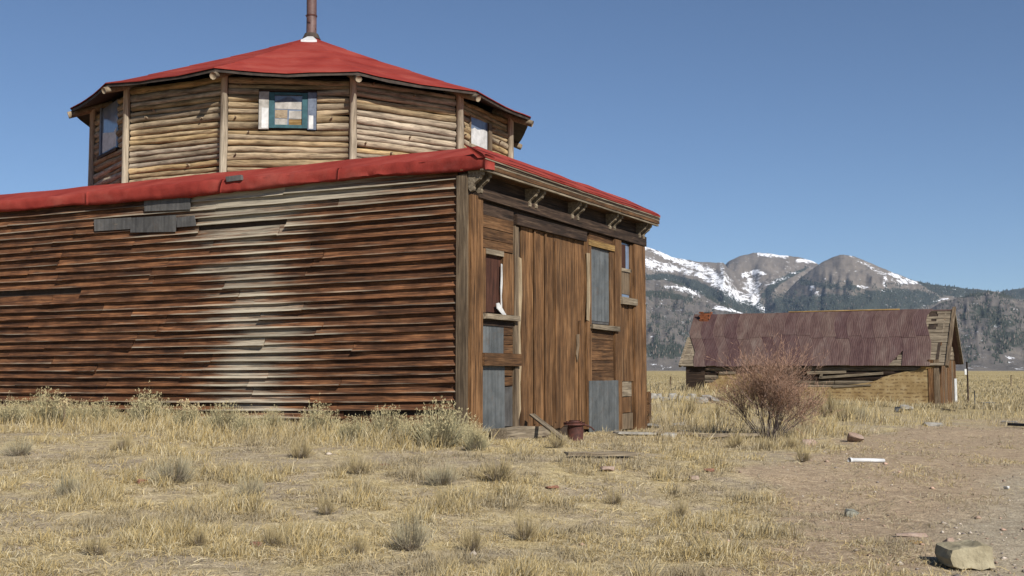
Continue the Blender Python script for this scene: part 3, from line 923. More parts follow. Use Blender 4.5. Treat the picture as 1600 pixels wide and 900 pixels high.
# ------------------------------------------------------------------ the twelve-sided log rotunda
RC = Vector((-5.1, 28.7, 0)); RR = 5.05; RE = 5.62; ZE = 7.74; ZA = 10.06
rot = thing('log_rotunda', (RC.x, RC.y, 0.6), 'twelve-sided log upper storey with red cone roof behind the boarded hall', 'building')
def rv(r, deg, z=0.0):
    a = math.radians(deg)
    return Vector((RC.x + r * math.sin(a), RC.y - r * math.cos(a), z))
VA = [20 + 30 * k for k in range(12)]
cv = [rv(RR - .1, d, zz) for zz in (.3, 7.75) for d in VA]
cf = [tuple(range(12)), tuple(range(12, 24))] + [(i, (i + 1) % 12, 12 + (i + 1) % 12, 12 + i) for i in range(12)]
lwall = obj('log_wall', cv, cf, M_CORE, rot)
def log_piece(M, x0, x1, z, r):
    n = max(3, int((x1 - x0) / .26) + 1)
    sd = random.uniform(0, 90); tp = random.uniform(-.3, .3); tz = random.uniform(-.02, .02)
    pts, rad = [], []
    for i in range(n):
        t = i / (n - 1)
        x = x0 + (x1 - x0) * t
        pts.append((x, -.012 + noise.noise((x * 1.5, sd, 0)) * .022, z + tz * (t - .5) * 2 + noise.noise((x * 1.4, sd, 5)) * .026))
        rad.append(r * (1 + tp * (t - .5)) * (1 + noise.noise((x * 5, sd, 8)) * .14))
    o = tube('log', pts, rad, M_LOG, lwall, M, 8, True, .09)
    for k in range(random.choice([0, 0, 0, 1])):
        x = random.uniform(x0 + .1, x1 - .1)
        tube('knot', [(x, .04, z), (x + .01, .04 + r + .012, z + random.uniform(-.01, .03))], [.026, .018], M_LOGEND, o, M, 6)
wins = {}
FMS = {}
for k in range(12):
    d0, d1 = VA[k], VA[k] - 30        # outside view: right vertex to left vertex
    o0, o1 = rv(RR, d0), rv(RR, d1)
    FMS[k] = frame(o0, o1 - o0)
LF = (rv(RR, 0) - rv(RR, 30)).length
def facet_of(deg):
    return min(range(12), key=lambda k: abs(((VA[k] - 15) - deg + 180) % 360 - 180))
K0, KR, KL = facet_of(5), facet_of(65), facet_of(-55)
wins[K0] = [on(FMS[K0], 405, 143, .06), on(FMS[K0], 494, 203, .06)]
wins[KR] = [on(FMS[KR], 735, 180, .06), on(FMS[KR], 768, 240, .06)]
wins[KL] = [on(FMS[KL], 157, 170, .06), on(FMS[KL], 182, 232, .06)]
def wrect(k):
    (xa, za), (xb, zb) = wins[k]
    return min(xa, xb), max(xa, xb), min(za, zb), max(za, zb)
for k in range(12):
    M = FMS[k]
    z = 5.42
    while z < 7.62:
        r = random.choice([random.uniform(.05, .065), random.uniform(.06, .08), random.uniform(.075, .094)])
        z += r
        spans = [(.06, LF - .06)]
        if k in wins:
            x0, x1, z0, z1 = wrect(k)
            if z0 - .03 < z < z1 + .03:
                spans = [(.06, x0 - .01), (x1 + .01, LF - .06)]
        for a, b in spans:
            if b - a > .1:
                log_piece(M, a, b, z, r)
        z += r * .87
    p = rv(RR + .085, VA[k])
    pr = random.uniform(.072, .088)
    tube('corner_post', [(p.x, p.y, 5.2), (p.x + random.uniform(-.015, .015), p.y, 6.4), (p.x, p.y, 7.8)], [pr, pr * random.uniform(.9, 1.1), pr * .95], M_POST, lwall, None, 8, True, .05)
def wbar(name, k, x0, x1, z0, z1, y0, y1, mat, par):
    return prism(name, [(x0, z0), (x1, z0), (x1, z1), (x0, z1)], y0, y1, mat, par, FMS[k], jig=.003)
# middle window: whitewashed casing, teal sash, boards and curtain behind the panes
x0, x1, z0, z1 = wrect(K0)
win = wbar('window', K0, x0, x1, z0, z1, -.06, .0, M_CORE, rot)
wf = x1 - x0
wbar('casing_board', K0, x0, x0 + wf * .15, z0, z1, 0, .07, M_BLUEGREY, win)
wbar('casing_board', K0, x1 - wf * .17, x1, z0, z1, 0, .07, M_SNOWMELT, win)
wbar('casing_board', K0, x0, x1, z1 + .003, z1 + .04, 0, .085, M_DARKWOOD, win)
wbar('plastic_strip', K0, x1 - wf * .17, x1 - wf * .05, z0 + .02, z0 + .45, .071, .076, M_WHITE, win)
wbar('plastic_strip', K0, x0 + wf * .05, x0 + wf * .13, z0 + .02, z0 + .30, .071, .076, M_WHITE, win)
sx0, sx1, sz0, sz1 = x0 + wf * .155, x1 - wf * .175, z0 + .03, z1 - .01
sash = wbar('pane', K0, sx0, sx1, sz0, sz1, 0.001, .012, M_GLASS, win)
for nm, a, b, c, d in (('sash_bar', sx0, sx0 + .11, sz0, sz1), ('sash_bar', sx1 - .11, sx1, sz0, sz1), ('sash_bar', sx0 + .112, sx1 - .112, sz0, sz0 + .07), ('sash_bar', sx0 + .112, sx1 - .112, sz1 - .05, sz1)):
    wbar(nm, K0, a, b, c, d, .012, .06, M_TEAL, win)
ix0, ix1, iz0, iz1 = sx0 + .12, sx1 - .12, sz0 + .075, sz1 - .06
im = (ix0 + ix1) / 2
for a, b, c, d, m in ((ix0, im - .01, iz0, iz0 + .12, M_YELLOW), (im + .02, ix1, iz0, iz0 + .13, M_SNOWMELT), (ix0, im - .01, iz0 + .13, iz0 + .3, M_SNOWMELT), (im + .02, ix1, iz0 + .14, iz0 + .32, M_LOGEND)):
    wbar('curtain', K0, a, b, c, d, .013, .02, m, win)
prism('curtain', [(ix0 + .02, iz1 - .12), (ix1 - .02, iz1 - .12), (im, iz1 - .01)], .013, .022, M_BLUEGREY, win, FMS[K0])
prism('curtain', [(ix0, iz0 + .33), (ix1, iz0 + .34), (ix1, iz1 - .13), (ix0, iz1 - .13)], .013, .019, M_SNOWMELT, win, FMS[K0])
# right window
x0, x1, z0, z1 = wrect(KR)
win = wbar('window', KR, x0, x1, z0, z1, -.06, .0, M_CORE, rot)
wbar('frame', KR, x0, x0 + .16, z0, z1, 0, .08, M_GREYWOOD_V, win)
wbar('frame', KR, x1 - .03, x1, z0, z1, 0, .07, M_GREYWOOD_V, win)
wbar('pane', KR, x0 + .165, x1 - .035, z0 + .04, z1, .0, .03, M_GLASS, win)
cx0, cx1 = x0 + .2, x1 - .06
prism('curtain', [(cx0, z0 + .06), (cx1, z0 + .06), (cx1, z0 + .4), (cx1 - .12, z0 + .42), (cx1 - .2, z0 + .46), (cx1 - .35, z0 + .44), (cx0 + .1, z0 + .52), (cx0, z0 + .5)], .031, .04, M_WHITE, win, FMS[KR])
wbar('sill', KR, x0 - .04, x1 + .06, z0 - .05, z0 + .03, 0, .12, M_GREYWOOD, win)
# left window
x0, x1, z0, z1 = wrect(KL)
win = wbar('window', KL, x0, x1, z0, z1, -.06, .0, M_CORE, rot)
wbar('frame', KL, x1 - .12, x1, z0, z1, 0, .07, M_BLUEGREY, win)
wbar('pane', KL, x0 + .03, x1 - .125, z0 + .03, z1 - .03, .0, .04, M_GLASS, win)
prism('curtain', [(x0 + .1, z0 + .08), (x1 - .2, z0 + .08), (x1 - .2, z0 + .55), (x0 + .3, z0 + .42), (x0 + .1, z0 + .5)], .041, .048, M_WHITE, win, FMS[KL])  # no real curtain: white piece painted in for sky reflected on the pane
wbar('sill', KL, x0 - .04, x1 + .04, z0 - .05, z0 + .02, 0, .1, M_DARKWOOD, win)
# roof: dark deck, red roofing strips, rafters
def roof_z(f, a):            # f 0 apex .. 1 eave, a 0..1 across the panel
    return ZA + (ZE - ZA) * (f ** .93) - .05 * math.sin(math.pi * a) * f
def roof_p(k, f, a, dz=0.0, ext=0.0):
    p0, p1 = rv(RE + ext, VA[k] - 30), rv(RE + ext, VA[k])
    e = p0.lerp(p1, a)
    c = Vector((RC.x, RC.y, 0))
    p = c.lerp(e, f)
    wob = noise.noise((p.x * .9, p.y * .9, 1)) * .02 + (noise.noise((p.x * 2.5, p.y * 2.5, 4)) * .025 if f > .95 else 0)
    return Vector((p.x, p.y, roof_z(f, a) + dz + wob))
dv, df = [], []
for k in range(12):
    for (f0, f1) in ((0.0, .04), (.04, .1), (.1, .2), (.2, .35), (.35, .5), (.5, .75), (.75, 1.0)):
        for i in range(4):
            b = len(dv)
            for dz in (-.012, -.075):
                for f, a in ((f0, i / 4), (f0, (i + 1) / 4), (f1, (i + 1) / 4), (f1, i / 4)):
                    dv.append(roof_p(k, f, a, dz))
            df += [(b, b + 1, b + 2, b + 3), (b + 7, b + 6, b + 5, b + 4), (b + 3, b + 2, b + 6, b + 7)]
rroof = obj('roof', dv, df, M_DARKEDGE, rot)
courses = [0.0, .22, .42, .62, .81, 1.0]
for k in range(12):
    for ci, (f0, f1) in enumerate(zip(courses[:-1], courses[1:])):
        v, f = [], []
        nf, na = 3, 6
        for i in range(nf + 1):
            ff = f0 + (f1 - f0) * i / nf
            for j in range(na + 1):
                v.append(roof_p(k, min(ff + (.012 if i == nf and ci < 4 else 0), 1.0), j / na, .004 + .012 * (i / nf), .03 if ci == 4 and i == nf else 0))
        for i in range(nf):
            for j in range(na):
                a = i * (na + 1) + j
                f.append((a, a + na + 1, a + na + 2, a + 1))
        n0 = len(v)
        for j in range(na + 1):
            v.append(v[nf * (na + 1) + j] - Vector((0, 0, .022)))
        for j in range(na):
            a = nf * (na + 1) + j
            f.append((a, n0 + j, n0 + j + 1, a + 1))
        obj('roofing_strip', v, f, M_RED, rroof)
for k in range(12):
    p0 = rv(4.7, VA[k], roof_z(4.7 / RE, 0) - .175); p1 = rv(RE + .07, VA[k], roof_z(1.0, 0) - .165)
    r = random.uniform(.07, .085)
    tube('rafter_end', [p0, p0.lerp(p1, .5), p1], [r, r, r * .96], M_LOGEND, rroof, None, 10)
# stovepipe
pipe = tube('stovepipe', [(RC.x + .01, RC.y, 9.6), (RC.x + .01, RC.y, 10.6), (RC.x + .0, RC.y, 11.6), (RC.x - .01, RC.y, 12.4)], [.135, .128, .13, .126], M_RUSTPIPE, rot, None, 16)
tube('pipe_collar', [(RC.x + .01, RC.y, 9.95), (RC.x + .01, RC.y, 10.1)], [.24, .17], M_DARKEDGE, pipe, None, 12, False)
for zz in (10.55, 11.5):
    tube('pipe_band', [(RC.x + .01, RC.y, zz), (RC.x + .01, RC.y, zz + .03)], [.142, .142], M_RUST, pipe, None, 16)
tube('pipe_wire', [(RC.x - .12, RC.y - .14, 10.55), (RC.x - .03, RC.y - .145, 10.38), (RC.x + .14, RC.y - .06, 10.2)], [.008, .008, .008], M_RUST, pipe, None, 5)
def roof_patch(name, pts, mat, th=.035):
    v = []
    for px, py, Y in pts:
        a, b = ray(px, py)
        v.append(Vector((a * Y, Y, EYE + b * Y)))
    return v
def roof_slab(name, k, f0, f1, a0, a1, mat, lift=.03):
    v = [roof_p(k, f, a, dz) for dz in (lift, .0) for f, a in ((f0, a0), (f0, a1), (f1, a1), (f1, a0))]
    return obj(name, v, [(0, 1, 2, 3), (7, 6, 5, 4), (0, 4, 5, 1), (1, 5, 6, 2), (2, 6, 7, 3), (3, 7, 4, 0)], mat, rroof)
roof_slab('white_flashing', K0, .05, .15, .1, 1.0, M_PLASTIC, .06)
roof_slab('vent_hatch', facet_of(95), .28, .38, .3, .75, M_DARKEDGE, .10)
#PART3

# ------------------------------------------------------------------ the tin-roofed log cabin
CA = math.radians(29.7)
CD = Vector((-math.cos(CA), math.sin(CA), 0)); CN = Vector((math.sin(CA), math.cos(CA), 0))   # along the front, into the cabin
R0 = Vector((18.5, 50.0, 0)); LC = 11.55; WC = 4.15; ZEV = 2.05; ZRG = 4.33
MC = frame(R0, CD); MG = frame(R0 + CN * WC, -CN)
cabin = thing('log_cabin', (R0.x, R0.y, 0), 'long low log cabin with rusted purple tin roof in the field', 'building')
cfront = prism('front_wall', [(0.05, -.15), (LC, -.15), (LC, ZEV), (.05, ZEV)], -.2, -.06, M_CORE, cabin, MC)
z = -.1
while z < ZEV - .18:
    h = random.uniform(.17, .22)
    segs = [(.3, LC - .02)] if random.random() < .5 else [(.3, random.uniform(4, 8)), None]
    if segs[-1] is None:
        segs[-1] = (segs[0][1] + .03, LC - .02)
    for a, b in segs:
        d = random.uniform(-.02, .03); e = random.uniform(-.02, .02)
        sweep('wall_log', [(-.06, z), (.03 + d, z + .02), (.05 + d, z + h * .5), (.03 + d, z + h - .03), (-.06, z + h - .01)], list(np.linspace(a, b, 8)), M_DARKWOOD if random.random() < .45 else M_GREYWOOD, cfront, MC,
              lambda x, j: (0, 0, noise.noise((x, z, 1)) * .03 + e * (x / 8)))
    z += h
def cp(px, py, y=.07):
    return on(MC, px, py, y)
# printed siding, torn along its upper edge
def torn(px_pts, base, name='printed_siding_sheet', y=.085):
    top = [cp(*p, y=y) for p in px_pts]
    n = len(top)
    bot = [(x, zb) for (x, _), zb in zip(top, [base] * n)]
    return prism(name, top + bot[::-1], y - .012, y, M_BRICKPRINT, cfront, MC)
torn([(1461, 573), (1450, 572), (1437, 575), (1430, 579), (1412, 581), (1395, 585), (1380, 589), (1372, 593)], -.1)
torn([(1372, 593.5), (1360, 597), (1340, 600), (1322, 602), (1310, 603)], -.1, y=.083)
torn([(1310, 604), (1290, 605), (1265, 604.5), (1240, 606), (1200, 605)], -.1, y=.085)
torn([(1200, 584), (1170, 583), (1150, 584), (1125, 580), (1122, 584), (1123, 590), (1112, 598), (1095, 600)], -.1, y=.083)
for pts in ([(1260, 580), (1322, 579), (1322, 583), (1262, 585)], [(1282, 584), (1286, 583), (1284, 592), (1279, 591)], [(1300, 603), (1360, 600.5), (1362, 602.5), (1302, 606)],
            [(1280, 588), (1380, 581), (1380, 585), (1282, 592)], [(1123, 581), (1150, 580), (1150, 584), (1124, 585)], [(1438, 572), (1461, 569), (1461, 574), (1440, 577)]):
    pprism('loose_board', pts, .1, .125, M_YELLOW if pts[0][0] == 1438 else M_GREYWOOD, cfront, MC)
# corner boards
for xx, m in ((0.0, M_GREYWOOD_V), (.24, M_FACADE_V)):
    prism('corner_board', [(xx - .02, -.15), (xx + .2, -.15), (xx + .21, ZEV), (xx, ZEV)], .0, .11, m, cfront, MC)
prism('corner_board', [(LC - .9, .3), (LC + .05, .3), (LC + .05, ZEV - .25), (LC - .9, ZEV - .2)], .05, .09, M_DARKWOOD, cfront, MC)
# gable end walls
gable = prism('gable_wall', [(0, -.15), (WC, -.15), (WC, ZEV), (WC / 2, ZRG - .1), (0, ZEV)], -.14, -.02, M_CORE, cabin, MG)
x = 0.0
while x < WC - .05:
    w = random.uniform(.16, .3)
    x1 = min(WC - .11, x + w)
    prism('upright_board', [(x + .008, -.12), (x1 - .006, -.12), (x1 - .006, ZEV - .02), (x + .008, ZEV - .02)], -.02, random.uniform(.02, .05), M_FACADE_V if random.random() < .7 else M_GREYWOOD_V, gable, MG)
    x = x1
    if x >= WC - .12:
        break
z = ZEV
while z < ZRG - .2:
    h = .2
    k0 = (z - ZEV) / (ZRG - ZEV) * WC / 2; k1 = (z + h - ZEV) / (ZRG - ZEV) * WC / 2
    e = random.uniform(-.02, .02)
    prism('gable_board', [(k0 + .02, z + e), (WC - k0 - .02, z - e), (WC - k1 - .02, z + h - .015 - e), (k1 + .02, z + h - .015 + e)], -.02, random.uniform(.015, .045), M_FACADE_H if random.random() < .6 else M_GREYWOOD, gable, MG)
    z += h
prism('white_panel', [(.05, .1), (.6, .1), (.6, 1.2), (.05, 1.2)], .05, .08, M_WHITE, gable, MG)
gl = prism('gable_wall', [(0, -.15), (WC, -.15), (WC, ZEV), (WC / 2, ZRG - .1), (0, ZEV)], -.14, -.02, M_GREYWOOD, cabin, frame(R0 + CD * LC, CN))
rw = prism('rear_wall', [(0, -.15), (LC, -.15), (LC, ZEV), (0, ZEV)], -.1, 0, M_GREYWOOD, cabin, frame(R0 + CN * WC + CD * LC, -CD))
# roof
OV = .32
def slope_frame(o, x, inward):
    X = x.normalized()
    S = (inward * (WC / 2) + Vector((0, 0, ZRG - ZEV))).normalized()
    N = S.cross(X)
    M = Matrix.Identity(4)
    for i in range(3):
        M[i][0] = X[i]; M[i][1] = N[i]; M[i][2] = S[i]; M[i][3] = o[i]
    return M
SL = math.hypot(WC / 2, ZRG - ZEV)
MR = slope_frame(R0 + Vector((0, 0, ZEV)), CD, CN)
MR2 = slope_frame(R0 + CN * WC + CD * LC + Vector((0, 0, ZEV)), -CD, -CN)
def onroof(px, py):
    a, b = ray(px, py)
    d = Vector((a, 1, b)); o = Vector((0, 0, EYE))
    N = MR.col[1].xyz; p0 = MR.col[3].xyz
    t = (p0 - o).dot(N) / d.dot(N)
    q = o + d * t - p0
    return q.dot(MR.col[0].xyz), q.dot(MR.col[2].xyz)
croof = prism('roof', [(-.1, -OV), (LC + .15, -OV), (LC + .15, SL), (-.1, SL)], -.1, -.06, M_CORE, cabin, MR)
z = -OV
while z < SL - .05:
    h = random.uniform(.13, .2)
    holes = []
    if 1.6 < z < 2.9:
        holes = [.25 + random.uniform(0, .1), .55 + random.uniform(0, .2)] if random.random() < .5 else []
    for a, b in (([(-.28, holes[0]), (holes[1], 2.2)] if holes else [(-.28, random.uniform(1.4, 2.2))]) + [(2.3, 4.2)] + [(LC - 1.6, LC + .3)]):
        e = random.uniform(-.015, .015)
        prism('sheathing_board', [(a, z + e), (b, z - e), (b, min(z + h - .015, SL) - e), (a, min(z + h - .015, SL) + e)], -.06, -.03 + random.uniform(0, .02), M_GREYWOOD, croof, MR)
    z += h
prism('roof_deck_rear', [(-.3, -.18), (LC + .28, -.18), (LC + .28, SL), (-.3, SL)], -.1, -.02, M_TIN, croof, MR2)
# tin sheets, clipped on the right along the torn edge
rt = [onroof(*p) for p in ((1460, 483), (1456, 488), (1447, 497), (1450, 512), (1455, 535), (1454, 550), (1452, 563))]
lt = [(LC + .30, SL + .05), (LC + .30, SL * .60), (LC + .12, SL * .46), (LC - .12, SL * .30), (LC - .30, SL * .2), (LC - .22, SL * .1), (LC - .42, -OV - .05)]
tr = sorted(rt, key=lambda p: p[1]); tl = sorted(lt, key=lambda p: p[1])
def xr(t):
    return float(np.interp(t, [p[1] for p in tr], [p[0] for p in tr]))
def xl(t):
    return float(np.interp(t, [p[1] for p in tl], [p[0] for p in tl]))
ncol = 19
cuts = [i / ncol for i in range(ncol + 1)]
mid = SL * .5
def tin(u0, u1, t0, t1, lift, ni=16, slant=0.0):
    v, f = [], []
    nt = 4
    e0 = random.uniform(-.05, .05)
    wv = random.uniform(0, 6)
    for r in range(nt + 1):
        t = t0 + (t1 - t0) * r / nt
        for i in range(ni + 1):
            u = u0 + (u1 - u0) * i / ni
            x = xr(t) + (xl(t) - xr(t)) * u
            x += .5 * (t - 1.2) * .06
            y = lift + (.005 if i % 2 else -.002) + .02 * noise.noise((x * .8, t, 3))
            tb = t + (e0 if r == 0 else 0)
            tb = max(tb, t0 + slant * (1 - i / ni))
            v.append((x, y, tb - .04 * math.sin(math.pi * (x / LC)) * (r == nt)))
    for r in range(nt):
        for i in range(ni):
            a = r * (ni + 1) + i
            f.append((a, a + 1, a + ni + 2, a + ni + 1))
    return obj('tin_sheet', v, f, M_TIN, croof, MR, False)
for i in range(ncol):
    u0, u1 = cuts[i] , cuts[i + 1] + .004
    j = random.uniform(-.15, .15)
    tin(u0, u1, mid + j - .08, SL + .03, .026 + .006 * (i % 2))
    if i == 2:
        # torn sheet: a gap of bare boards at the eave
        tin(u0, u1, -OV - .03, mid + j, .012, slant=1.05)
    else:
        tin(u0, u1, -OV - .06 + random.uniform(-.04, .05), mid + j, .012 + .006 * (i % 2))
prism('ridge_board', [(2.0, SL - .02), (LC * .62, SL + .0), (LC * .62, SL + .05), (2.0, SL + .05)], .03, .06, M_YELLOW, croof, MR)
# barge board at the right gable and left gable
prism('barge_board', [(-.42, -OV - .05), (-.28, -OV - .05), (-.28, SL + .12), (-.42, SL + .12)], -.12, .03, M_GREYWOOD_V, croof, MR)
prism('barge_board', [(LC + .26, -OV), (LC + .38, -OV), (LC + .38, SL * .5), (LC + .26, SL * .5)], -.12, .02, M_GREYWOOD, croof, MR)
prism('barge_board', [(LC + .28, -.16), (LC + .38, -.16), (LC + .40, SL), (LC + .28, SL)], -.12, .0, M_GREYWOOD, croof, MR2)
prism('eave_board', [(LC - .55, -OV - .02), (LC + .3, -OV - .02), (LC + .3, -OV + .12), (LC - .55, -OV + .14)], -.03, .0, M_GREYWOOD, croof, MR)
# brick chimney stub
cxx = LC - .25
cpos = R0 + CD * cxx + CN * (WC / 2 - .1) + Vector((0, 0, ZRG - .1))
chim = obj('chimney', [cpos + CD * a + CN * b + Vector((0, 0, c)) for c in (-.3, .22) for a, b in ((-.2, -.2), (.2, -.2), (.2, .2), (-.2, .2))],
           [(0, 1, 2, 3), (4, 5, 6, 7), (0, 1, 5, 4), (1, 2, 6, 5), (2, 3, 7, 6), (3, 0, 4, 7)], M_CORE, croof)
for r in range(6):
    for s in range(2):
        for side_ in range(2):
            a0 = -.23 + s * .23 + (.06 if r % 2 else 0); a1 = a0 + .22
            c0 = -.28 + r * .09
            if r == 5 and s == 0:
                continue
            if side_ == 0:
                P = [(a, b) for a, b in ((a0, -.24), (a1, -.24), (a1, -.19), (a0, -.19))]
            else:
                P = [(a, b) for a, b in ((-.24, a0), (-.24, a1), (-.19, a1), (-.19, a0))]
            obj('brick', [cpos + CD * a + CN * b + Vector((0, 0, c)) for c in (c0, c0 + .08) for a, b in P],
                [(0, 1, 2, 3), (4, 5, 6, 7), (0, 1, 5, 4), (1, 2, 6, 5), (2, 3, 7, 6), (3, 0, 4, 7)], M_BRICK, chim)

# ------------------------------------------------------------------ rocks, boards and odds and ends
def rock(px, py, w, h, d, mat, label, name='rock', sink=.12, seed=0, flat=0.0, cat='rock', facets=9, rotz=0.0):
    p = gpt(px, py)
    r = random.Random(seed)
    import bmesh
    bm = bmesh.new()
    for _ in range(facets + 10):
        a = r.uniform(0, 6.283); e = r.uniform(-.9, 1)
        q = Vector((math.cos(a) * math.sqrt(1 - e * e * .6), math.sin(a) * math.sqrt(1 - e * e * .6), e))
        q = Vector([max(-.82, min(.82, c * r.uniform(.85, 1.15))) for c in q])
        bm.verts.new((q.x * w / 1.64, q.y * d / 1.64, q.z * h / 1.64))
    bmesh.ops.convex_hull(bm, input=bm.verts)
    bm.verts.ensure_lookup_table()
    for v in [v for v in bm.verts if not v.link_faces]:
        bm.verts.remove(v)
    bmesh.ops.bevel(bm, geom=list(bm.edges), offset=min(w, h, d) * .04, segments=1, affect='EDGES')
    bmesh.ops.triangulate(bm, faces=bm.faces)
    bmesh.ops.subdivide_edges(bm, edges=list(bm.edges), cuts=1, use_grid_fill=True)
    for v in bm.verts:
        k = noise.noise(v.co * (4.5 / w) * .4 + Vector((seed, 0, 0))) * .06 + noise.noise(v.co * (14 / w) * .4 + Vector((0, seed, 0))) * .03
        v.co *= 1 + k
    me = bpy.data.meshes.new(name)
    bm.to_mesh(me); bm.free()
    me.materials.append(mat)
    o = bpy.data.objects.new(name, me)
    link(o, None, Matrix.Translation(p + Vector((0, 0, h * (.5 - sink)))) @ Matrix.Rotation(rotz, 4, 'Z'))
    return tag(o, label, cat)

def boulder():
    """the squared block at the right foreground"""
    p = gpt(1513, 886)
    k = p.y / 1800
    import bmesh
    out = [(-35, 4), (-28, -3), (-16, -6), (-2, -3), (8, -1), (20, -5), (35, -7), (36, 6), (33, 18), (35, 26), (26, 33), (4, 36), (-6, 37), (-24, 36), (-36, 33), (-33, 20)]
    out = [(-33, 33), (-39, 20), (-36, 8), (-22, 3), (-8, 4), (10, -1), (24, 2), (35, 1), (35, 18), (36, 32), (20, 37), (2, 34), (-14, 36)]
    out = [(x, 40 - y if False else y) for x, y in out]
    bm = bmesh.new()
    def ring(s, dy, lean):
        return [bm.verts.new((x * k * s, dy + lean * y * k, y * k * (.94 if s < 1 else 1) + (.01 if s < 1 else 0))) for x, y in out]
    r0 = ring(.88, -.15, .25); r1 = ring(1.0, -.10, .30); r2 = ring(1.0, .14, .1); r3 = ring(.9, .2, .05)
    for a, b in ((r0, r1), (r1, r2), (r2, r3)):
        for i in range(len(out)):
            bm.faces.new((a[i], a[(i + 1) % len(out)], b[(i + 1) % len(out)], b[i]))
    bm.faces.new(r0[::-1]); bm.faces.new(r3)
    bmesh.ops.triangulate(bm, faces=bm.faces)
    bmesh.ops.subdivide_edges(bm, edges=list(bm.edges), cuts=2, use_grid_fill=True)
    for v in bm.verts:
        v.co += Vector((1, 1, 1)) * 0 + v.co.normalized() * (noise.noise(v.co * 9) * .014 + noise.noise(v.co * 26) * .006)
    bmesh.ops.recalc_face_normals(bm, faces=bm.faces)
    me = bpy.data.meshes.new('rock')
    bm.to_mesh(me); bm.free(); me.materials.append(M_ROCK_TAN)
    o = bpy.data.objects.new('rock', me)
    link(o, None, Matrix.Translation(p + Vector((0, 0, -.012))) @ Matrix.Rotation(math.radians(-4), 4, 'Y'))
    tag(o, 'large blocky tan sandstone rock on gravel in the right foreground', 'rock')
boulder()
rock(1482, 851, .10, .07, .09, M_ROCK_PINK, 'small pale stone lying just behind the large tan block', seed=3)
rock(1338, 690, .33, .27, .3, M_ROCK_PINK, 'pinkish rounded boulder on the dirt right of the bare bush', seed=14, facets=14, sink=.28)
rock(1266, 697, .3, .18, .25, M_ROCK_PINK, 'pale flat-topped stone at the right foot of the bare bush', seed=25, sink=.3)
rock(1330, 808, .17, .11, .13, M_ROCK_GREEN, 'small greenish grey stone alone on the bare dirt', seed=6, sink=.3)
rock(1425, 839, .3, .04, .12, M_ROCK_PINK, 'thin pale flat stone on dirt left of the large block', seed=8, sink=.25, rotz=-.25)
rock(1430, 849, .12, .03, .08, M_YELLOW, 'tiny yellowish flat chip below the thin pale stone', seed=9, sink=.3)
rock(1416, 642, .5, .26, .4, M_ROCK_GREY, 'whitish rock in grass in front of the cabin corner', seed=10)
rock(1403, 645, .22, .22, .2, M_BLACK, 'small dark stone beside the whitish rock before the cabin', seed=11)
rock(1458, 666, .5, .12, .3, M_ROCK_GREY, 'low grey stone in the straw below the cabin corner', seed=12)
rock(1085, 752, .13, .07, .1, M_ROCK_PINK, 'small whitish stone in grass below the lying plank', seed=13)
rock(948, 738, .2, .07, .14, M_ROCK_PINK, 'pale tan stone in the grass just below the lying plank', seed=16)
rock(1108, 737, .14, .05, .1, M_TERRA, 'small orange brick piece lying on bare dirt', seed=17, cat='brick')
rock(863, 766, .16, .05, .12, M_TERRA, 'reddish brick fragment in grass below the door', seed=18, cat='brick')
rock(222, 757, .13, .06, .1, M_TERRA, 'orange brick fragment in the left foreground grass', seed=19, cat='brick')
rock(600, 730, .14, .05, .1, M_TERRA, 'orange brick fragment in grass left of the front corner', seed=20, cat='brick')
rock(212, 854, .15, .03, .09, M_WHITE, 'white flake of stone in the bottom left grass', seed=21, sink=.2)
rock(400, 858, .1, .04, .08, M_TERRA, 'dark red brick chip near the bottom edge at left', seed=22, cat='brick')
rock(1573, 765, .07, .05, .07, M_WHITE, 'small white pebble on the gravel at the right edge', seed=23)
# rubble row in the grass left of the cabin
for i in range(9):
    px = 1014 + i * 13 + random.uniform(-4, 4)
    rock(px, 626 + random.uniform(-3, 4) + (i > 5) * 3, random.uniform(.25, .5), random.uniform(.16, .3), .3, M_ROCK_GREY, ('first', 'second', 'third', 'fourth', 'fifth', 'sixth', 'seventh', 'eighth', 'ninth')[i] + ' grey rubble stone from the hall corner in the broken row', seed=40 + i)['group'] = 'rubble row behind the hall'
for i, (px, py) in enumerate(((1045, 684), (1022, 668), (1060, 665))):
    rock(px, py, .34, .12, .25, M_ROCK_GREY, ('flat pale stone beside the boards left of the bush', 'pale stone by the far corner of the hall', 'pale stone in the grass midway from hall corner to bush')[i], seed=60 + i, sink=.2)

def lying_board(pa, pb, w, th, mat, label, name='plank', za=.0, zb=.0, cat='plank', roll=0.0):
    a = gpt(*pa) + Vector((0, 0, za)); b = gpt(*pb) + Vector((0, 0, zb))
    d = b - a
    X = d.normalized()
    Z = Vector((0, 0, 1)); Y = Z.cross(X).normalized(); Z = X.cross(Y)
    if roll:
        R = Matrix.Rotation(roll, 3, X); Y = R @ Y; Z = R @ Z
    M = Matrix.Identity(4)
    for i in range(3):
        M[i][0] = X[i]; M[i][1] = Y[i]; M[i][2] = Z[i]; M[i][3] = a[i]
    n = 7
    L = d.length
    e = random.uniform(.02, .06)
    sw = [(-w / 2, 0), (w / 2, 0), (w / 2, th), (-w / 2, th)]
    o = sweep(name, sw, [L * i / n for i in range(n + 1)], mat, None, M,
              lambda x, j: ((random.uniform(-e, e) if x in (0, L) else 0), noise.noise((x * 2, j, 3)) * .01, noise.noise((x * 1.7, 1, 5)) * .012))
    return tag(o, label, cat)
lying_board((882, 716), (989, 715), .2, .05, M_GREYWOOD, 'weathered grey plank lying flat in the grass before the door', za=.03, zb=.03)
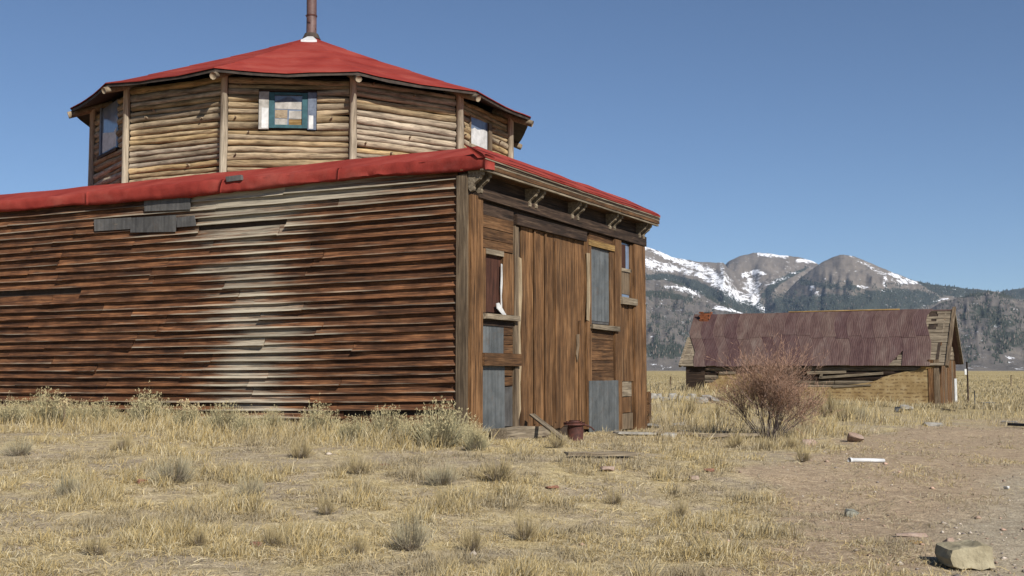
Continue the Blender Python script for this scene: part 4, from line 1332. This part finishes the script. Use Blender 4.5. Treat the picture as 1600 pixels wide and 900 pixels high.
def leaning_plank():
    a = gpt(886, 694) + Vector((0, 0, .03))
    k = ray(831, 648); Y = 21.0
    b = Vector((k[0] * Y, Y, EYE + k[1] * Y))
    X = (b - a).normalized(); N = Vector((.35, -.9, .25)); N = (N - X * N.dot(X)).normalized(); S = N.cross(X)
    M = Matrix.Identity(4)
    for q in range(3):
        M[q][0] = X[q]; M[q][1] = N[q]; M[q][2] = -S[q]; M[q][3] = a[q]
    L = (b - a).length
    o = prism('plank', [(0, -.06), (L, -.05), (L + .03, .06), (0, .06)], -.015, .015, M_GREYWOOD, None, M)
    tag(o, 'narrow plank leaning up toward the big door', 'plank')
leaning_plank()
o = prism('timber', [(FX(832), .42), (FX(832), .56), (FX(806), .60), (FX(775), .59), (FX(762), .6), (FX(762), .36)], .09, .4, M_GREYWOOD, None, MF)
tag(o, 'thick grey threshold timber below the left metal sheets', 'timber')
lying_board((962, 681), (1022, 681), .25, .04, M_ROCK_GREY, 'flat stone slab at the foot of the far pilaster', za=.04, zb=.02, name='stone_slab', cat='slab')
lying_board((1025, 682), (1125, 684), .16, .04, M_GREYWOOD, 'long grey board lying in the grass left of the bush', za=.05, zb=.05)
lying_board((1100, 688), (1192, 687), .22, .06, M_GREYWOOD, 'broad weathered board lying under the bare bush', za=.05, zb=.08)
lying_board((1060, 679), (1140, 681), .12, .04, M_ROCK_GREY, 'short pale board lying behind the long grey one', za=.05, zb=.05)
lying_board((1578, 668), (1640, 671), .2, .07, M_BLACK, 'dark timber lying on the dirt at the right edge', za=.05, zb=.05, name='timber', cat='timber')
lying_board((1566, 661), (1590, 662), .3, .03, M_ROCK_GREY, 'pale flat board just behind the dark timber', za=.03, zb=.03)
lying_board((1470, 642), (1490, 644), .12, .04, M_DARKWOOD, 'dark fallen board at the foot of the cabin corner', za=.04, zb=.02)
# white plastic pipe
a = gpt(1327, 723); b = gpt(1381, 723)
pp = thing('plastic_pipe', a, 'white plastic pipe lying on the dirt right of the bush', 'pipe')
tube('pipe_body', [a + Vector((0, 0, .03)), (a + b) / 2 + Vector((0, 0, .032)), b + Vector((0, 0, .03))], [.032, .031, .031], M_PLASTIC, pp, None, 12)
tube('pipe_socket', [a + Vector((0, 0, .03)), a.lerp(b, .06) + Vector((0, 0, .03))], [.04, .04], M_PLASTIC, pp, None, 12)
# thin stick in the straw
a = gpt(1366, 678)
tube_o = tube('dry_stick', [a, a + Vector((.15, 0, .22)), a + Vector((.27, .05, .45))], [.012, .01, .006], M_PALE_V, None, None, 5)
tag(tube_o, 'thin pale stick standing in straw beside the pinkish boulder', 'stick')
# rusty pump housing by the door
p = gpt(899, 690)
pump = thing('rusty_pump', p, 'rusted iron pump body with flanged lid standing before the door', 'pump')
tube('pump_body', [p + Vector((0, 0, v)) for v in (0, .03, .06, .22, .28, .3)], [.155, .155, .14, .15, .135, .15], M_RUST, pump, None, 14)
tube('flange_lid', [p + Vector((-.02, 0, .30)), p + Vector((-.02, 0, .345))], [.2, .2], M_RUST, pump, None, 10)
tube('lid_neck', [p + Vector((-.02, 0, .345)), p + Vector((-.02, 0, .38))], [.11, .09], M_RUST, pump, None, 10)
tube('spout_pipe', [p + Vector((.12, 0, .3)), p + Vector((.2, -.02, .29)), p + Vector((.29, -.04, .25)), p + Vector((.34, -.05, .2))], [.02, .016, .014, .012], M_RUST, pump, None, 7)
tube('bolt', [p + Vector((-.15, -.1, .345)), p + Vector((-.15, -.1, .37))], [.02, .02], M_RUST, pump, None, 6)
tube('bolt', [p + Vector((.1, -.1, .345)), p + Vector((.1, -.1, .37))], [.02, .02], M_RUST, pump, None, 6)
# crate behind the far corner
cbp = Vector((3.02, 28.0, gz1(3.0, 28.0)))
crate = thing('wooden_crate', cbp, 'brown wooden crate half hidden behind the far hall corner', 'crate')
MCR = Matrix.Translation(cbp) @ Matrix.Rotation(math.radians(-12), 4, 'Z')
for i in range(3):
    for nm, x0, x1, y0, y1 in (('slat', -.3, .3, -.3, -.275), ('slat', -.3, .3, .275, .3), ('slat', .302, .325, -.29, .29), ('slat', -.325, -.302, -.29, .29)):
        prism(nm, [(x0, .02 + i * .27), (x1, .02 + i * .27), (x1, .27 + i * .27), (x0, .27 + i * .27)], y0, y1, M_FACADE_H, crate, MCR)
for sx in (-.28, .28):
    for sy in (-.25, .25):
        prism('corner_post', [(sx - .03, 0), (sx + .03, 0), (sx + .03, .84), (sx - .03, .84)], sy - .02, sy + .02, M_FACADE_V, crate, MCR)
# posts near the cabin
def gY(px, Y):
    x = (px - 800) / 1800 * Y
    return Vector((x, Y, gz1(x, Y)))
p = gpt(1513, 631)
sp = thing('sign_post', p, 'tall thin dark post with a white tag right of the cabin', 'post')
tube('post', [p - Vector((0, 0, .2)), p + Vector((0, 0, 1.0)), p + Vector((-.02, 0, 1.95))], [.045, .042, .04], M_DARKWOOD, sp, None, 8)
prism('white_tag', [(-.16, 1.35), (-.03, 1.35), (-.03, 1.62), (-.16, 1.62)], -.01, .01, M_WHITE, sp, Matrix.Translation(p) @ Matrix.Rotation(.3, 4, 'Z'))
p = gpt(1523, 635)
tube_o = tube('steel_stake', [p - Vector((0, 0, .1)), p + Vector((.01, 0, .35)), p + Vector((.0, 0, .68))], [.025, .024, .022], M_SHEET, None, None, 6)
tag(tube_o, 'short grey steel stake beside the tall post', 'stake')
for i, (px, Y, h) in enumerate(((1046.5, 72, .95), (1095, 96, 1.0), (1577, 110, 1.1))):
    p = gY(px, Y)
    o = tube('fence_post', [p - Vector((0, 0, .1)), p + Vector((.01, 0, h * .6)), p + Vector((.03, 0, h))], [.05, .05, .045], M_GREYWOOD_V, None, None, 7)
    tag(o, ('lone grey fence post in the field left of the cabin', 'far fence post behind the cabin roof', 'distant fence post in the field at the right edge')[i], 'fence post')
# dark blue bent metal frame lying in the field
p = gpt(1543, 634)
bf = thing('metal_trough', p, 'dark blue metal trough lying in the grass right of the cabin', 'trough')
MT = Matrix.Translation(p) @ Matrix.Rotation(.08, 4, 'Z') @ Matrix.Scale(.55, 4)
v = []
for zz, gx, gy in ((0, .42, .2), (.24, .54, .28)):
    v += [(-gx, -gy, zz), (gx, -gy, zz), (gx, gy, zz), (-gx, gy, zz)]
v += [(a * .94, b * .9, c + .02) for a, b, c in v]
obj('trough_shell', v, [(0, 1, 5, 4), (1, 2, 6, 5), (2, 3, 7, 6), (3, 0, 4, 7), (8, 9, 13, 12), (9, 10, 14, 13), (10, 11, 15, 14), (11, 8, 12, 15), (0, 1, 2, 3), (8, 9, 10, 11)], M_BLUEMETAL, bf, MT)
rim = [(-.56, -.3, .25), (.56, -.3, .25), (.56, .3, .25), (-.56, .3, .25)]
for i in range(4):
    tube('rim', [rim[i], rim[(i + 1) % 4]], [.028, .028], M_SHEET, bf, MT, 6)
#PART4

# ------------------------------------------------------------------ vegetation
def ribbons(base, tip, width, mid_bend, color_b, color_t, seed=0):
    """curved tapered blades: 5 vertices, 3 triangles each"""
    r = np.random.default_rng(seed)
    N = len(base)
    d = tip - base
    ln = np.linalg.norm(d, axis=1, keepdims=True) + 1e-9
    a = r.uniform(0, 2 * np.pi, N)
    side = np.stack([np.cos(a), np.sin(a), np.zeros(N)], 1)
    side -= d * (side * d).sum(1, keepdims=True) / ln ** 2
    side /= np.linalg.norm(side, axis=1, keepdims=True) + 1e-9
    w = np.broadcast_to(np.asarray(width, dtype=float).reshape(-1, 1), (N, 1))
    mid = base + d * .55 + mid_bend
    V = np.stack([base - side * w * .5, base + side * w * .5, mid - side * w * .4, mid + side * w * .4, tip], 1)
    b = (np.arange(N) * 5)
    F = np.concatenate([np.stack([b, b + 1, b + 3], 1), np.stack([b, b + 3, b + 2], 1), np.stack([b + 2, b + 3, b + 4], 1)])
    cm = (color_b + color_t) / 2
    C = np.stack([color_b, color_b, cm, cm, color_t], 1)
    return V.reshape(-1, 3), F, C.reshape(-1, 3)

def inside_building(x, y):
    rx = x - A.x; ry = y - A.y
    s = rx * SD.x + ry * SD.y; t = rx * FD.x + ry * FD.y
    hall_in = (s > -.10) & (s < LS) & (t > -.08) & (t < WF)
    qx = x - R0.x; qy = y - R0.y
    s2 = qx * CD.x + qy * CD.y; t2 = qx * CN.x + qy * CN.y
    return hall_in | ((s2 > -.1) & (s2 < LC + .1) & (t2 > -.1) & (t2 < WC))
def side_dist(x, y):
    rx = x - A.x; ry = y - A.y
    return -(rx * FD.x + ry * FD.y), rx * SD.x + ry * SD.y

PAL = np.array([(.52, .42, .225), (.47, .37, .185), (.41, .32, .155), (.58, .50, .33), (.44, .38, .25), (.48, .36, .16)])
def grass_field(name, N, ymin, ymax, seed, hmul, wmul, lie, label):
    r = np.random.default_rng(seed)
    # more blades near the viewer
    uu = r.uniform(0, 1, N)
    y = 1 / (1 / ymin + (1 / ymax - 1 / ymin) * uu)
    x = r.uniform(-.52, .52, N) * (y + 2)
    cl = fbm(x * 1.1, y * 1.1, 61, 3)
    cl2 = fbm(x * 4.2, y * 4.2, 71, 2)
    dm = dirt_mask(x, y); gm = gravel_mask(x, y)
    dens = np.clip((cl - .32) * 2.6, .10, 1) * np.clip((cl2 - .30) * 3.2, .08, 1)
    dens = dens * (1 - (.74 if lie else .86) * dm) * (1 - .95 * gm)
    sd_, ss_ = side_dist(x, y)
    wallband = (1 - sstep(.9, 3.0, sd_)) * (sd_ > -.05) * (ss_ > -.5)
    front = ((ss_ < 0) & (ss_ > -1.6) & (sd_ < 0) & (sd_ > -9)).astype(float)
    backfield = sstep(22, 27, y) * (x > 3.2) * (1 - dm)
    dens = np.maximum(dens, np.maximum(wallband * .9, np.maximum(front * .6, backfield * .6 * np.clip((cl - .35) * 4, .1, 1))))
    keep = (r.uniform(0, 1, N) < dens) & ~inside_building(x, y)
    x, y, cl, cl2, wallband, backfield, dm = [q[keep] for q in (x, y, cl, cl2, wallband, backfield, dm)]
    n = len(x)
    z = gz(x, y) - .01
    base = np.stack([x, y, z], 1)
    tall = np.clip((cl2 - .42) * 2.6, 0, 1) * np.clip((cl - .4) * 3, 0, 1)
    h = (.045 + .19 * tall + .20 * wallband + .24 * backfield * np.clip((cl - .42) * 4, 0, 1)) * r.uniform(.55, 1.35, n) * hmul
    h = h * (1 - .5 * dm)
    wind = np.array([.12, -.05])
    a = r.uniform(0, 2 * np.pi, n)
    if lie:
        ll = r.uniform(.05, .2, n)
        tip = base + np.stack([np.cos(a) * ll, np.sin(a) * ll, r.uniform(.005, .045, n)], 1)
        bend = np.stack([r.uniform(-.01, .01, n), r.uniform(-.01, .01, n), r.uniform(.01, .035, n)], 1)
    else:
        lean = r.uniform(.1, .75, n)
        tip = base + np.stack([(np.cos(a) * lean + wind[0]) * h, (np.sin(a) * lean + wind[1]) * h, h], 1)
        bend = np.stack([-(np.cos(a) * lean) * h * .1 + r.normal(0, .06, n) * h, -(np.sin(a) * lean) * h * .1, h * .06], 1)
    c = PAL[r.integers(0, len(PAL), n)] * r.uniform(.8, 1.25, (n, 1))
    greyp = np.clip((.50 - fbm(x * .8, y * .8, 83, 3)) * 5, 0, .5)[:, None] * (1 - wallband[:, None])
    c = c * (1 - greyp) + np.array([.32, .27, .2]) * greyp * r.uniform(.7, 1.2, (n, 1))
    if lie:
        c = c * 1.0 + .03
    w = (.0026 + .00032 * y) * r.uniform(.6, 1.5, n) * wmul
    V, F, C = ribbons(base, tip, w, bend, c * .8, c, seed)
    me = np_mesh(name, V, F, M_GRASS, C)
    o = bpy.data.objects.new(name, me)
    link(o); o['kind'] = 'stuff'
    return tag(o, label, 'grass')
grass_field('dry_grass', 620000, 7.4, 62, 101, 1.0, 1.0, False, 'dry straw coloured grass growing all over the meadow')
grass_field('straw_litter', 560000, 7.4, 30, 202, 1.0, .9, True, 'flattened straw litter lying on the bare soil')

def far_tufts():
    """low tufts over the plain beyond the cabin"""
    r = np.random.default_rng(5)
    N = 60000
    y = 1 / (1 / 45 + (1 / 420 - 1 / 45) * r.uniform(0, 1, N))
    x = r.uniform(0.05, .56, N) * y
    k = (r.uniform(0, 1, N) < np.clip((fbm(x / 9, y / 22, 3, 3) - .3) * 2.5, .1, 1)) & ~inside_building(x, y) & (dirt_mask(x, y) < .5)
    x, y = x[k], y[k]; n = len(x)
    z = gz(x, y) - .02
    base = np.stack([x, y, z], 1)
    h = r.uniform(.10, .28, n)
    tip = base + np.stack([r.uniform(-.1, .2, n), r.uniform(-.1, .1, n), h], 1)
    c = PAL[r.integers(0, len(PAL), n)] * r.uniform(.75, 1.05, (n, 1)) * .45 + np.array([.19, .16, .105])
    V, F, C = ribbons(base, tip, .02 + .0006 * y, np.zeros((n, 3)), c * .8, c, 6)
    o = bpy.data.objects.new('far_grass', np_mesh('far_grass', V, F, M_GRASS, C))
    link(o); o['kind'] = 'stuff'
    tag(o, 'tawny grass tufts on the open plain beyond the cabin', 'grass')
far_tufts()

def pebbles():
    r = np.random.default_rng(12)
    N = 7000
    y = 1 / (1 / 7.6 + (1 / 34 - 1 / 7.6) * r.uniform(0, 1, N))
    x = r.uniform(-.5, .52, N) * (y + 1)
    k = r.uniform(0, 1, N) < np.maximum(np.maximum(dirt_mask(x, y) * .3, gravel_mask(x, y)), .06)
    k &= ~inside_building(x, y)
    x, y = x[k], y[k]; n = len(x)
    s = .009 * np.exp(r.normal(0, .55, n)) * np.where(r.uniform(0, 1, n) < .04, 2.2, 1)
    z = gz(x, y)
    octv = np.array([(1, 0, 0), (0, 1, 0), (-1, 0, 0), (0, -1, 0), (0, 0, .75), (0, 0, -.6)], dtype=float)
    V = octv[None] * s[:, None, None] * r.uniform(.6, 1.4, (n, 6, 1)) * np.array([1.2, 1.1, .9])
    a = r.uniform(0, 6.28, n); ca, sa = np.cos(a)[:, None], np.sin(a)[:, None]
    V = np.stack([V[..., 0] * ca - V[..., 1] * sa, V[..., 0] * sa + V[..., 1] * ca, V[..., 2]], -1)
    V += np.stack([x, y, z + s * .25], 1)[:, None, :]
    tri = np.array([(0, 1, 4), (1, 2, 4), (2, 3, 4), (3, 0, 4), (1, 0, 5), (2, 1, 5), (3, 2, 5), (0, 3, 5)])
    F = (np.arange(n) * 6)[:, None, None] + tri[None]
    cols = np.array([(.34, .29, .24), (.28, .2, .15), (.42, .36, .3), (.2, .17, .15), (.4, .27, .2)])
    c = cols[r.integers(0, 5, n)] * r.uniform(.7, 1.2, (n, 1))
    o = bpy.data.objects.new('gravel_stones', np_mesh('gravel_stones', V.reshape(-1, 3), F.reshape(-1, 3), M_TREE, np.repeat(c, 6, 0)))
    link(o); o['kind'] = 'stuff'
    tag(o, 'loose small stones scattered over the dirt and gravel', 'gravel')
pebbles()

# rabbitbrush: an upright fan of stems with pale seed heads
def brush_mesh(name, seed, n, h, spread, col_b, col_t, head_col, heads=True, woody=40):
    r = np.random.default_rng(seed)
    a = r.uniform(0, 2 * np.pi, n); q = np.sqrt(r.uniform(0, 1, n))
    lob = r.uniform(.55, 1.2, 9)[(a / (2 * np.pi) * 9).astype(int) % 9]
    q = q * lob
    b0 = np.stack([np.cos(a) * q * spread * .45, np.sin(a) * q * spread * .45, np.zeros(n)], 1)
    hh = h * np.clip(1 - .45 * q ** 2, .2, 1) * r.uniform(.45, 1.08, n) * r.uniform(.75, 1.1, 9)[(a / (2 * np.pi) * 9).astype(int) % 9]
    tip = np.stack([np.cos(a) * q * spread * r.uniform(.6, 1.15, n) + r.normal(0, .07, n), np.sin(a) * q * spread * r.uniform(.6, 1.15, n) + r.normal(0, .07, n), hh], 1)
    start = b0 + (tip - b0) * r.uniform(0, .45, n)[:, None]
    bend = np.stack([np.cos(a) * q * .04, np.sin(a) * q * .04, np.zeros(n)], 1)
    cb = np.array(col_b) * r.uniform(.7, 1.2, (n, 1)); ct = np.array(col_t) * r.uniform(.75, 1.2, (n, 1))
    V, F, C = ribbons(start, tip, r.uniform(.008, .014, n), bend, cb, ct, seed)
    stems = np_mesh(name + '_stems', V, F, M_GRASS, C)
    # woody grey foot
    m = woody * 3
    a = r.uniform(0, 2 * np.pi, m)
    e = np.stack([np.cos(a) * spread * r.uniform(.2, .85, m), np.sin(a) * spread * r.uniform(.2, .85, m), h * r.uniform(.1, .5, m)], 1)
    g = np.array([.25, .21, .165]) * r.uniform(.7, 1.3, (m, 1))
    V, F, C = ribbons(e * [.1, .1, 0], e, r.uniform(.008, .016, m), r.normal(0, .015, (m, 3)), g, g, seed + 1)
    wood_ = np_mesh(name + '_foot', V, F, M_TWIG, C)
    hd = None
    if heads:
        k = r.uniform(0, 1, n) < .6
        P = np.repeat(tip[k], 5, 0); N = len(P)
        st = P + r.normal(0, .012, (N, 3)); en = st + np.stack([r.normal(0, .014, N), r.normal(0, .014, N), r.uniform(.012, .045, N)], 1)
        c = np.array(head_col) * r.uniform(.75, 1.2, (N, 1))
        V, F, C = ribbons(st, en, r.uniform(.010, .018, N), np.zeros((N, 3)), c, c, seed + 2)
        hd = np_mesh(name + '_heads', V, F, M_GRASS, C)
    return stems, wood_, hd
GREEN = ((.24, .215, .14), (.44, .4, .235), (.5, .43, .25))
GREY = ((.25, .22, .155), (.42, .375, .24), (.46, .4, .27))
TAN = ((.28, .22, .12), (.47, .385, .21), (.5, .4, .22))
PROTO = {
    'green': [brush_mesh('brush_green', 300 + i, 520, 1.0, .62, *GREEN) for i in range(3)],
    'grey': [brush_mesh('brush_grey', 320 + i, 270, 1.0, .75, *GREY, heads=False) for i in range(3)],
    'tan': [brush_mesh('brush_tan', 340 + i, 260, 1.0, .66, *TAN, heads=False) for i in range(2)],
}
def brush(kind, px, py, hpx, label, group, name, i=0, wide=1.0, forceY=None):
    p = gpt(px, py)
    h = hpx * p.y / 1800 * (1.16 if kind == 'green' else 1.1)
    st, wd, hd = PROTO[kind][i % len(PROTO[kind])]
    M = Matrix.Translation(p) @ Matrix.Rotation(random.uniform(0, 6.28), 4, 'Z') @ Matrix.Diagonal((h * wide, h * wide, h, 1))
    root = bpy.data.objects.new(name, None); root.empty_display_size = .2
    link(root, None, Matrix.Translation(p)); tag(root, label, 'shrub', group)
    for nm, me in (('stems', st), ('woody_base', wd), ('seed_heads', hd)):
        if me is None:
            continue
        link(bpy.data.objects.new(nm, me), root, M)
G1 = 'rabbitbrush along the side wall'
for i, (px, py, h, wd, lab) in enumerate((
    (18, 662, 36, 1.3, 'low sparse rabbitbrush at the left picture edge against the wall'),
    (76, 664, 50, 1.1, 'rounded yellow-green rabbitbrush nearest the left edge by the wall'),
    (160, 664, 36, 1.2, 'small rabbitbrush between the two leftmost large ones'),
    (232, 668, 52, 1.15, 'large grey-green rabbitbrush under the metal patches'),
    (352, 676, 44, 1.05, 'yellow-green rabbitbrush below the bleached part of the siding'),
    (425, 678, 38, .9, 'thin rabbitbrush left of the tall dead stalk'),
    (498, 684, 50, 1.1, 'dense rabbitbrush right under the tall dead stalk'),
    (606, 690, 50, 1.05, 'bright green-tipped rabbitbrush second from the front corner'),
    (686, 700, 66, 1.05, 'tallest pale rabbitbrush at the front corner of the hall'),
    (742, 704, 40, .9, 'small rabbitbrush right at the foot of the near pilaster'),
    (120, 664, 34, 1.2, 'low rabbitbrush close right of the leftmost rounded one'),
    (292, 672, 36, 1.2, 'low rabbitbrush between the large one and the bleached siding'),
    (388, 680, 34, 1.2, 'low rabbitbrush just right of the bleached siding foot'),
    (548, 690, 36, 1.2, 'low rabbitbrush between the dense one and the green-tipped one'),
    (645, 696, 40, 1.1, 'low rabbitbrush between the green-tipped one and the tallest'))):
    brush('green' if i not in (3, 8) else ('green'), px, py, h, lab, G1, 'rabbitbrush', i, wd)
G2 = 'grey sage clumps in the foreground'
for i, (px, py, h, wd, kind, lab) in enumerate((
    (106, 780, 46, .8, 'grey', 'dark spiky sage clump alone at the far left foreground'),
    (272, 756, 56, 1.1, 'grey', 'broad grey sage clump below the leftmost boards'),
    (392, 776, 38, 1.1, 'grey', 'low grey sage clump right of the broad one'),
    (640, 862, 70, .85, 'grey', 'tall grey-tan sage clump at bottom centre'),
    (738, 862, 46, .9, 'tan', 'straw coloured tussock between the two bottom centre clumps'),
    (820, 846, 54, .75, 'tan', 'upright tan tussock right of the tall bottom clump'),
    (776, 752, 44, 1.3, 'tan', 'wide orange-tan tussock below the threshold timber'),
    (692, 800, 40, 1.0, 'tan', 'pale tussock in mid foreground left of the orange-tan one'),
    (310, 856, 36, .8, 'tan', 'small yellow tussock at the bottom left'),
    (428, 858, 40, .9, 'tan', 'feathery pale tussock left of bottom centre'),
    (510, 806, 34, .9, 'tan', 'small tussock left of the tall bottom clump'),
    (30, 712, 34, 1.2, 'grey', 'low grey sage at the left edge below the brush row'),
    (190, 706, 30, 1.2, 'tan', 'golden tuft in the straw band near the left wall'),
    (560, 742, 34, 1.2, 'tan', 'golden tuft below the second corner rabbitbrush'),
    (470, 716, 34, 1.3, 'tan', 'golden tuft below the tall dead weed'),
    (870, 700, 30, 1.1, 'tan', 'straw tuft before the leaning plank'),
    (960, 790, 30, 1.0, 'tan', 'small straw tuft below the lying plank'),
    (690, 758, 40, 1.3, 'grey', 'spreading grey sage below the front corner'),
    (555, 868, 40, 1.1, 'tan', 'yellow tuft left of the tall grey-tan clump'),
    (150, 868, 40, 1.1, 'tan', 'yellow tuft near the bottom left corner'),
    (1255, 722, 30, .9, 'tan', 'golden tussock right of the bare bush'),
    (1100, 862, 36, 1.0, 'tan', 'straw tussock at the edge of the bare dirt'),
    (1060, 810, 34, 1.0, 'tan', 'pale tussock on the grass edge above the dirt'),
    (1150, 700, 26, 1.2, 'tan', 'straw tuft at the left foot of the bare bush'),
    (1195, 704, 24, 1.3, 'tan', 'straw tuft hiding the root of the bare bush'),
    (1232, 702, 26, 1.2, 'tan', 'straw tuft at the right foot of the bare bush'),
    (1342, 655, 26, .9, 'grey', 'small dark sage clump behind the pinkish boulder'))):
    brush(kind, px, py, h, lab, G2, 'sage_clump' if kind == 'grey' else 'grass_tussock', i, wd)
G3 = 'tall golden grass near the cabin'
for i, (px, py, h, lab) in enumerate(((1075, 650, 34, 'golden bunchgrass left of the bare bush'), (1118, 655, 30, 'pale bunchgrass touching the bush on its left'), (1290, 652, 50, 'tall golden bunchgrass right behind the bare bush'),
                                      (1318, 658, 40, 'tall golden bunchgrass nearest the small dark sage'), (1268, 640, 34, 'golden bunchgrass behind the bush before the cabin'))):
    brush('tan', px, py, h, lab, G3, 'bunchgrass', i, .9)

def dead_stalk(px, py, hpx, label):
    p = gpt(px, py); h = hpx * p.y / 1800
    r = random.Random(px)
    root = thing('dead_weed', p, label, 'weed')
    bs, ts = [], []
    hs = []
    for k in range(3):
        top = Vector((r.uniform(-.12, .12), r.uniform(-.05, .05), h * r.uniform(.8, 1)))
        tube('stalk', [p, p + top * .5 + Vector((.02, 0, 0)), p + top], [.009, .007, .004], M_GREYWOOD_V, root, None, 5)
        for j in range(7):
            f = r.uniform(.55, 1)
            s = p + top * f; e = s + Vector((r.uniform(-.1, .1), r.uniform(-.1, .1), r.uniform(.02, .09)))
            bs.append(s); ts.append(e)
            for _ in range(5):
                q = e + Vector((r.gauss(0, .012), r.gauss(0, .012), r.gauss(0, .012)))
                hs.append((q, q + Vector((r.gauss(0, .012), r.gauss(0, .012), .025))))
    n = len(bs)
    c = np.tile(np.array([.36, .27, .15]), (n, 1))
    V, F, C = ribbons(np.array(bs), np.array(ts), np.full(n, .008), np.zeros((n, 3)), c, c, 1)
    link(bpy.data.objects.new('twigs', np_mesh('twigs', V, F, M_TWIG, C)), root)
    n = len(hs)
    c = np.tile(np.array([.52, .42, .25]), (n, 1)) 
    V, F, C = ribbons(np.array([a for a, b in hs]), np.array([b for a, b in hs]), np.full(n, .02), np.zeros((n, 3)), c, c, 2)
    link(bpy.data.objects.new('seed_heads', np_mesh('seed_heads', V, F, M_GRASS, C)), root)
dead_stalk(474, 672, 72, 'tall dry seeding weed standing above the brush by the siding')
dead_stalk(98, 668, 48, 'dry weed stalk beside the leftmost rounded rabbitbrush')
dead_stalk(282, 668, 44, 'dry weed stalk right of the large rabbitbrush')
dead_stalk(304, 668, 38, 'short tan weed just left of the bleached siding')

# the bare reddish bush
def bare_bush(px, py, hpx, label):
    p = gpt(px, py); H = hpx * p.y / 1800
    r = random.Random(4)
    root = thing('bare_willow_bush', p, label, 'bush')
    segs = []
    def grow(a, d, ln, lev):
        n = 3
        q = a
        for i in range(n):
            d = (d + Vector((r.gauss(0, .13), r.gauss(0, .13), r.gauss(.03, .08)))).normalized()
            e = q + d * (ln / n)
            segs.append((q, e, lev))
            q = e
            if lev < 3 and i >= (1 if lev == 0 else 0):
                for _ in range((2, 2, 3)[lev]):
                    dd = (d + Vector((r.gauss(0, .48), r.gauss(0, .48), r.gauss(.05, .3)))).normalized()
                    grow(q, dd, ln * r.uniform(.42, .7), lev + 1)
        return q
    for k in range(56):
        a = r.uniform(0, 6.283); t = r.uniform(.0, .92)
        d = Vector((math.cos(a) * math.sin(t), math.sin(a) * math.sin(t), math.cos(t))).normalized()
        grow(p + Vector((math.cos(a) * .14, math.sin(a) * .14, -.02)), d, H * r.uniform(.42, .66) * (1.0 - .16 * t), 0)
    for nm, levs, w, cb in (('branches', (0, 1), (.022, .012), ((.13, .105, .095), (.145, .10, .085))), ('twigs', (2, 3), (.0075, .0055), ((.2, .142, .112), (.29, .18, .125)))):
        S = [s for s in segs if s[2] in levs]
        b = np.array([s[0][:] for s in S]); e = np.array([s[1][:] for s in S]); L = np.array([s[2] for s in S])
        w_ = np.where(L == levs[0], w[0], w[1])
        c = np.where((L == levs[0])[:, None], np.array(cb[0]), np.array(cb[1])) * np.random.default_rng(3).uniform(.7, 1.3, (len(S), 1))
        hgt = np.clip((e[:, 2] - p.z) / H, 0, 1)[:, None]
        c = c * (1 - .0 * hgt)
        V, F, C = ribbons(b, e + (e - b) * .12, w_, np.zeros((len(S), 3)), c, c, 9)
        link(bpy.data.objects.new(nm, np_mesh(nm, V, F, M_TWIG, C)), root)
bare_bush(1200, 688, 130, 'large leafless reddish-brown bush in front of the log cabin')

# ------------------------------------------------------------------ haze
q = bpy.data.materials.new('haze_air')
q.use_nodes = True
nt = q.node_tree
nt.nodes.remove(nt.nodes['Principled BSDF'])
pv = nt.nodes.new('ShaderNodeVolumePrincipled')
pv.inputs['Color'].default_value = (0.55, 0.73, 1.0, 1)
pv.inputs['Density'].default_value = 0.000025
pv.inputs['Anisotropy'].default_value = 0.2
nt.links.new(pv.outputs[0], nt.nodes['Material Output'].inputs['Volume'])
hx, hy0, hy1, hz0, hz1 = 14000, -11500, 13000, -8, 1300
v = [(-hx, hy0, hz0), (hx, hy0, hz0), (hx, hy1, hz0), (-hx, hy1, hz0), (-hx, hy0, hz1), (hx, hy0, hz1), (hx, hy1, hz1), (-hx, hy1, hz1)]
hz = obj('haze', v, [(3, 2, 1, 0), (4, 5, 6, 7), (0, 1, 5, 4), (1, 2, 6, 5), (2, 3, 7, 6), (3, 0, 4, 7)], q)
hz['kind'] = 'stuff'
tag(hz, 'thin blue haze over the plain and mountains', 'haze')
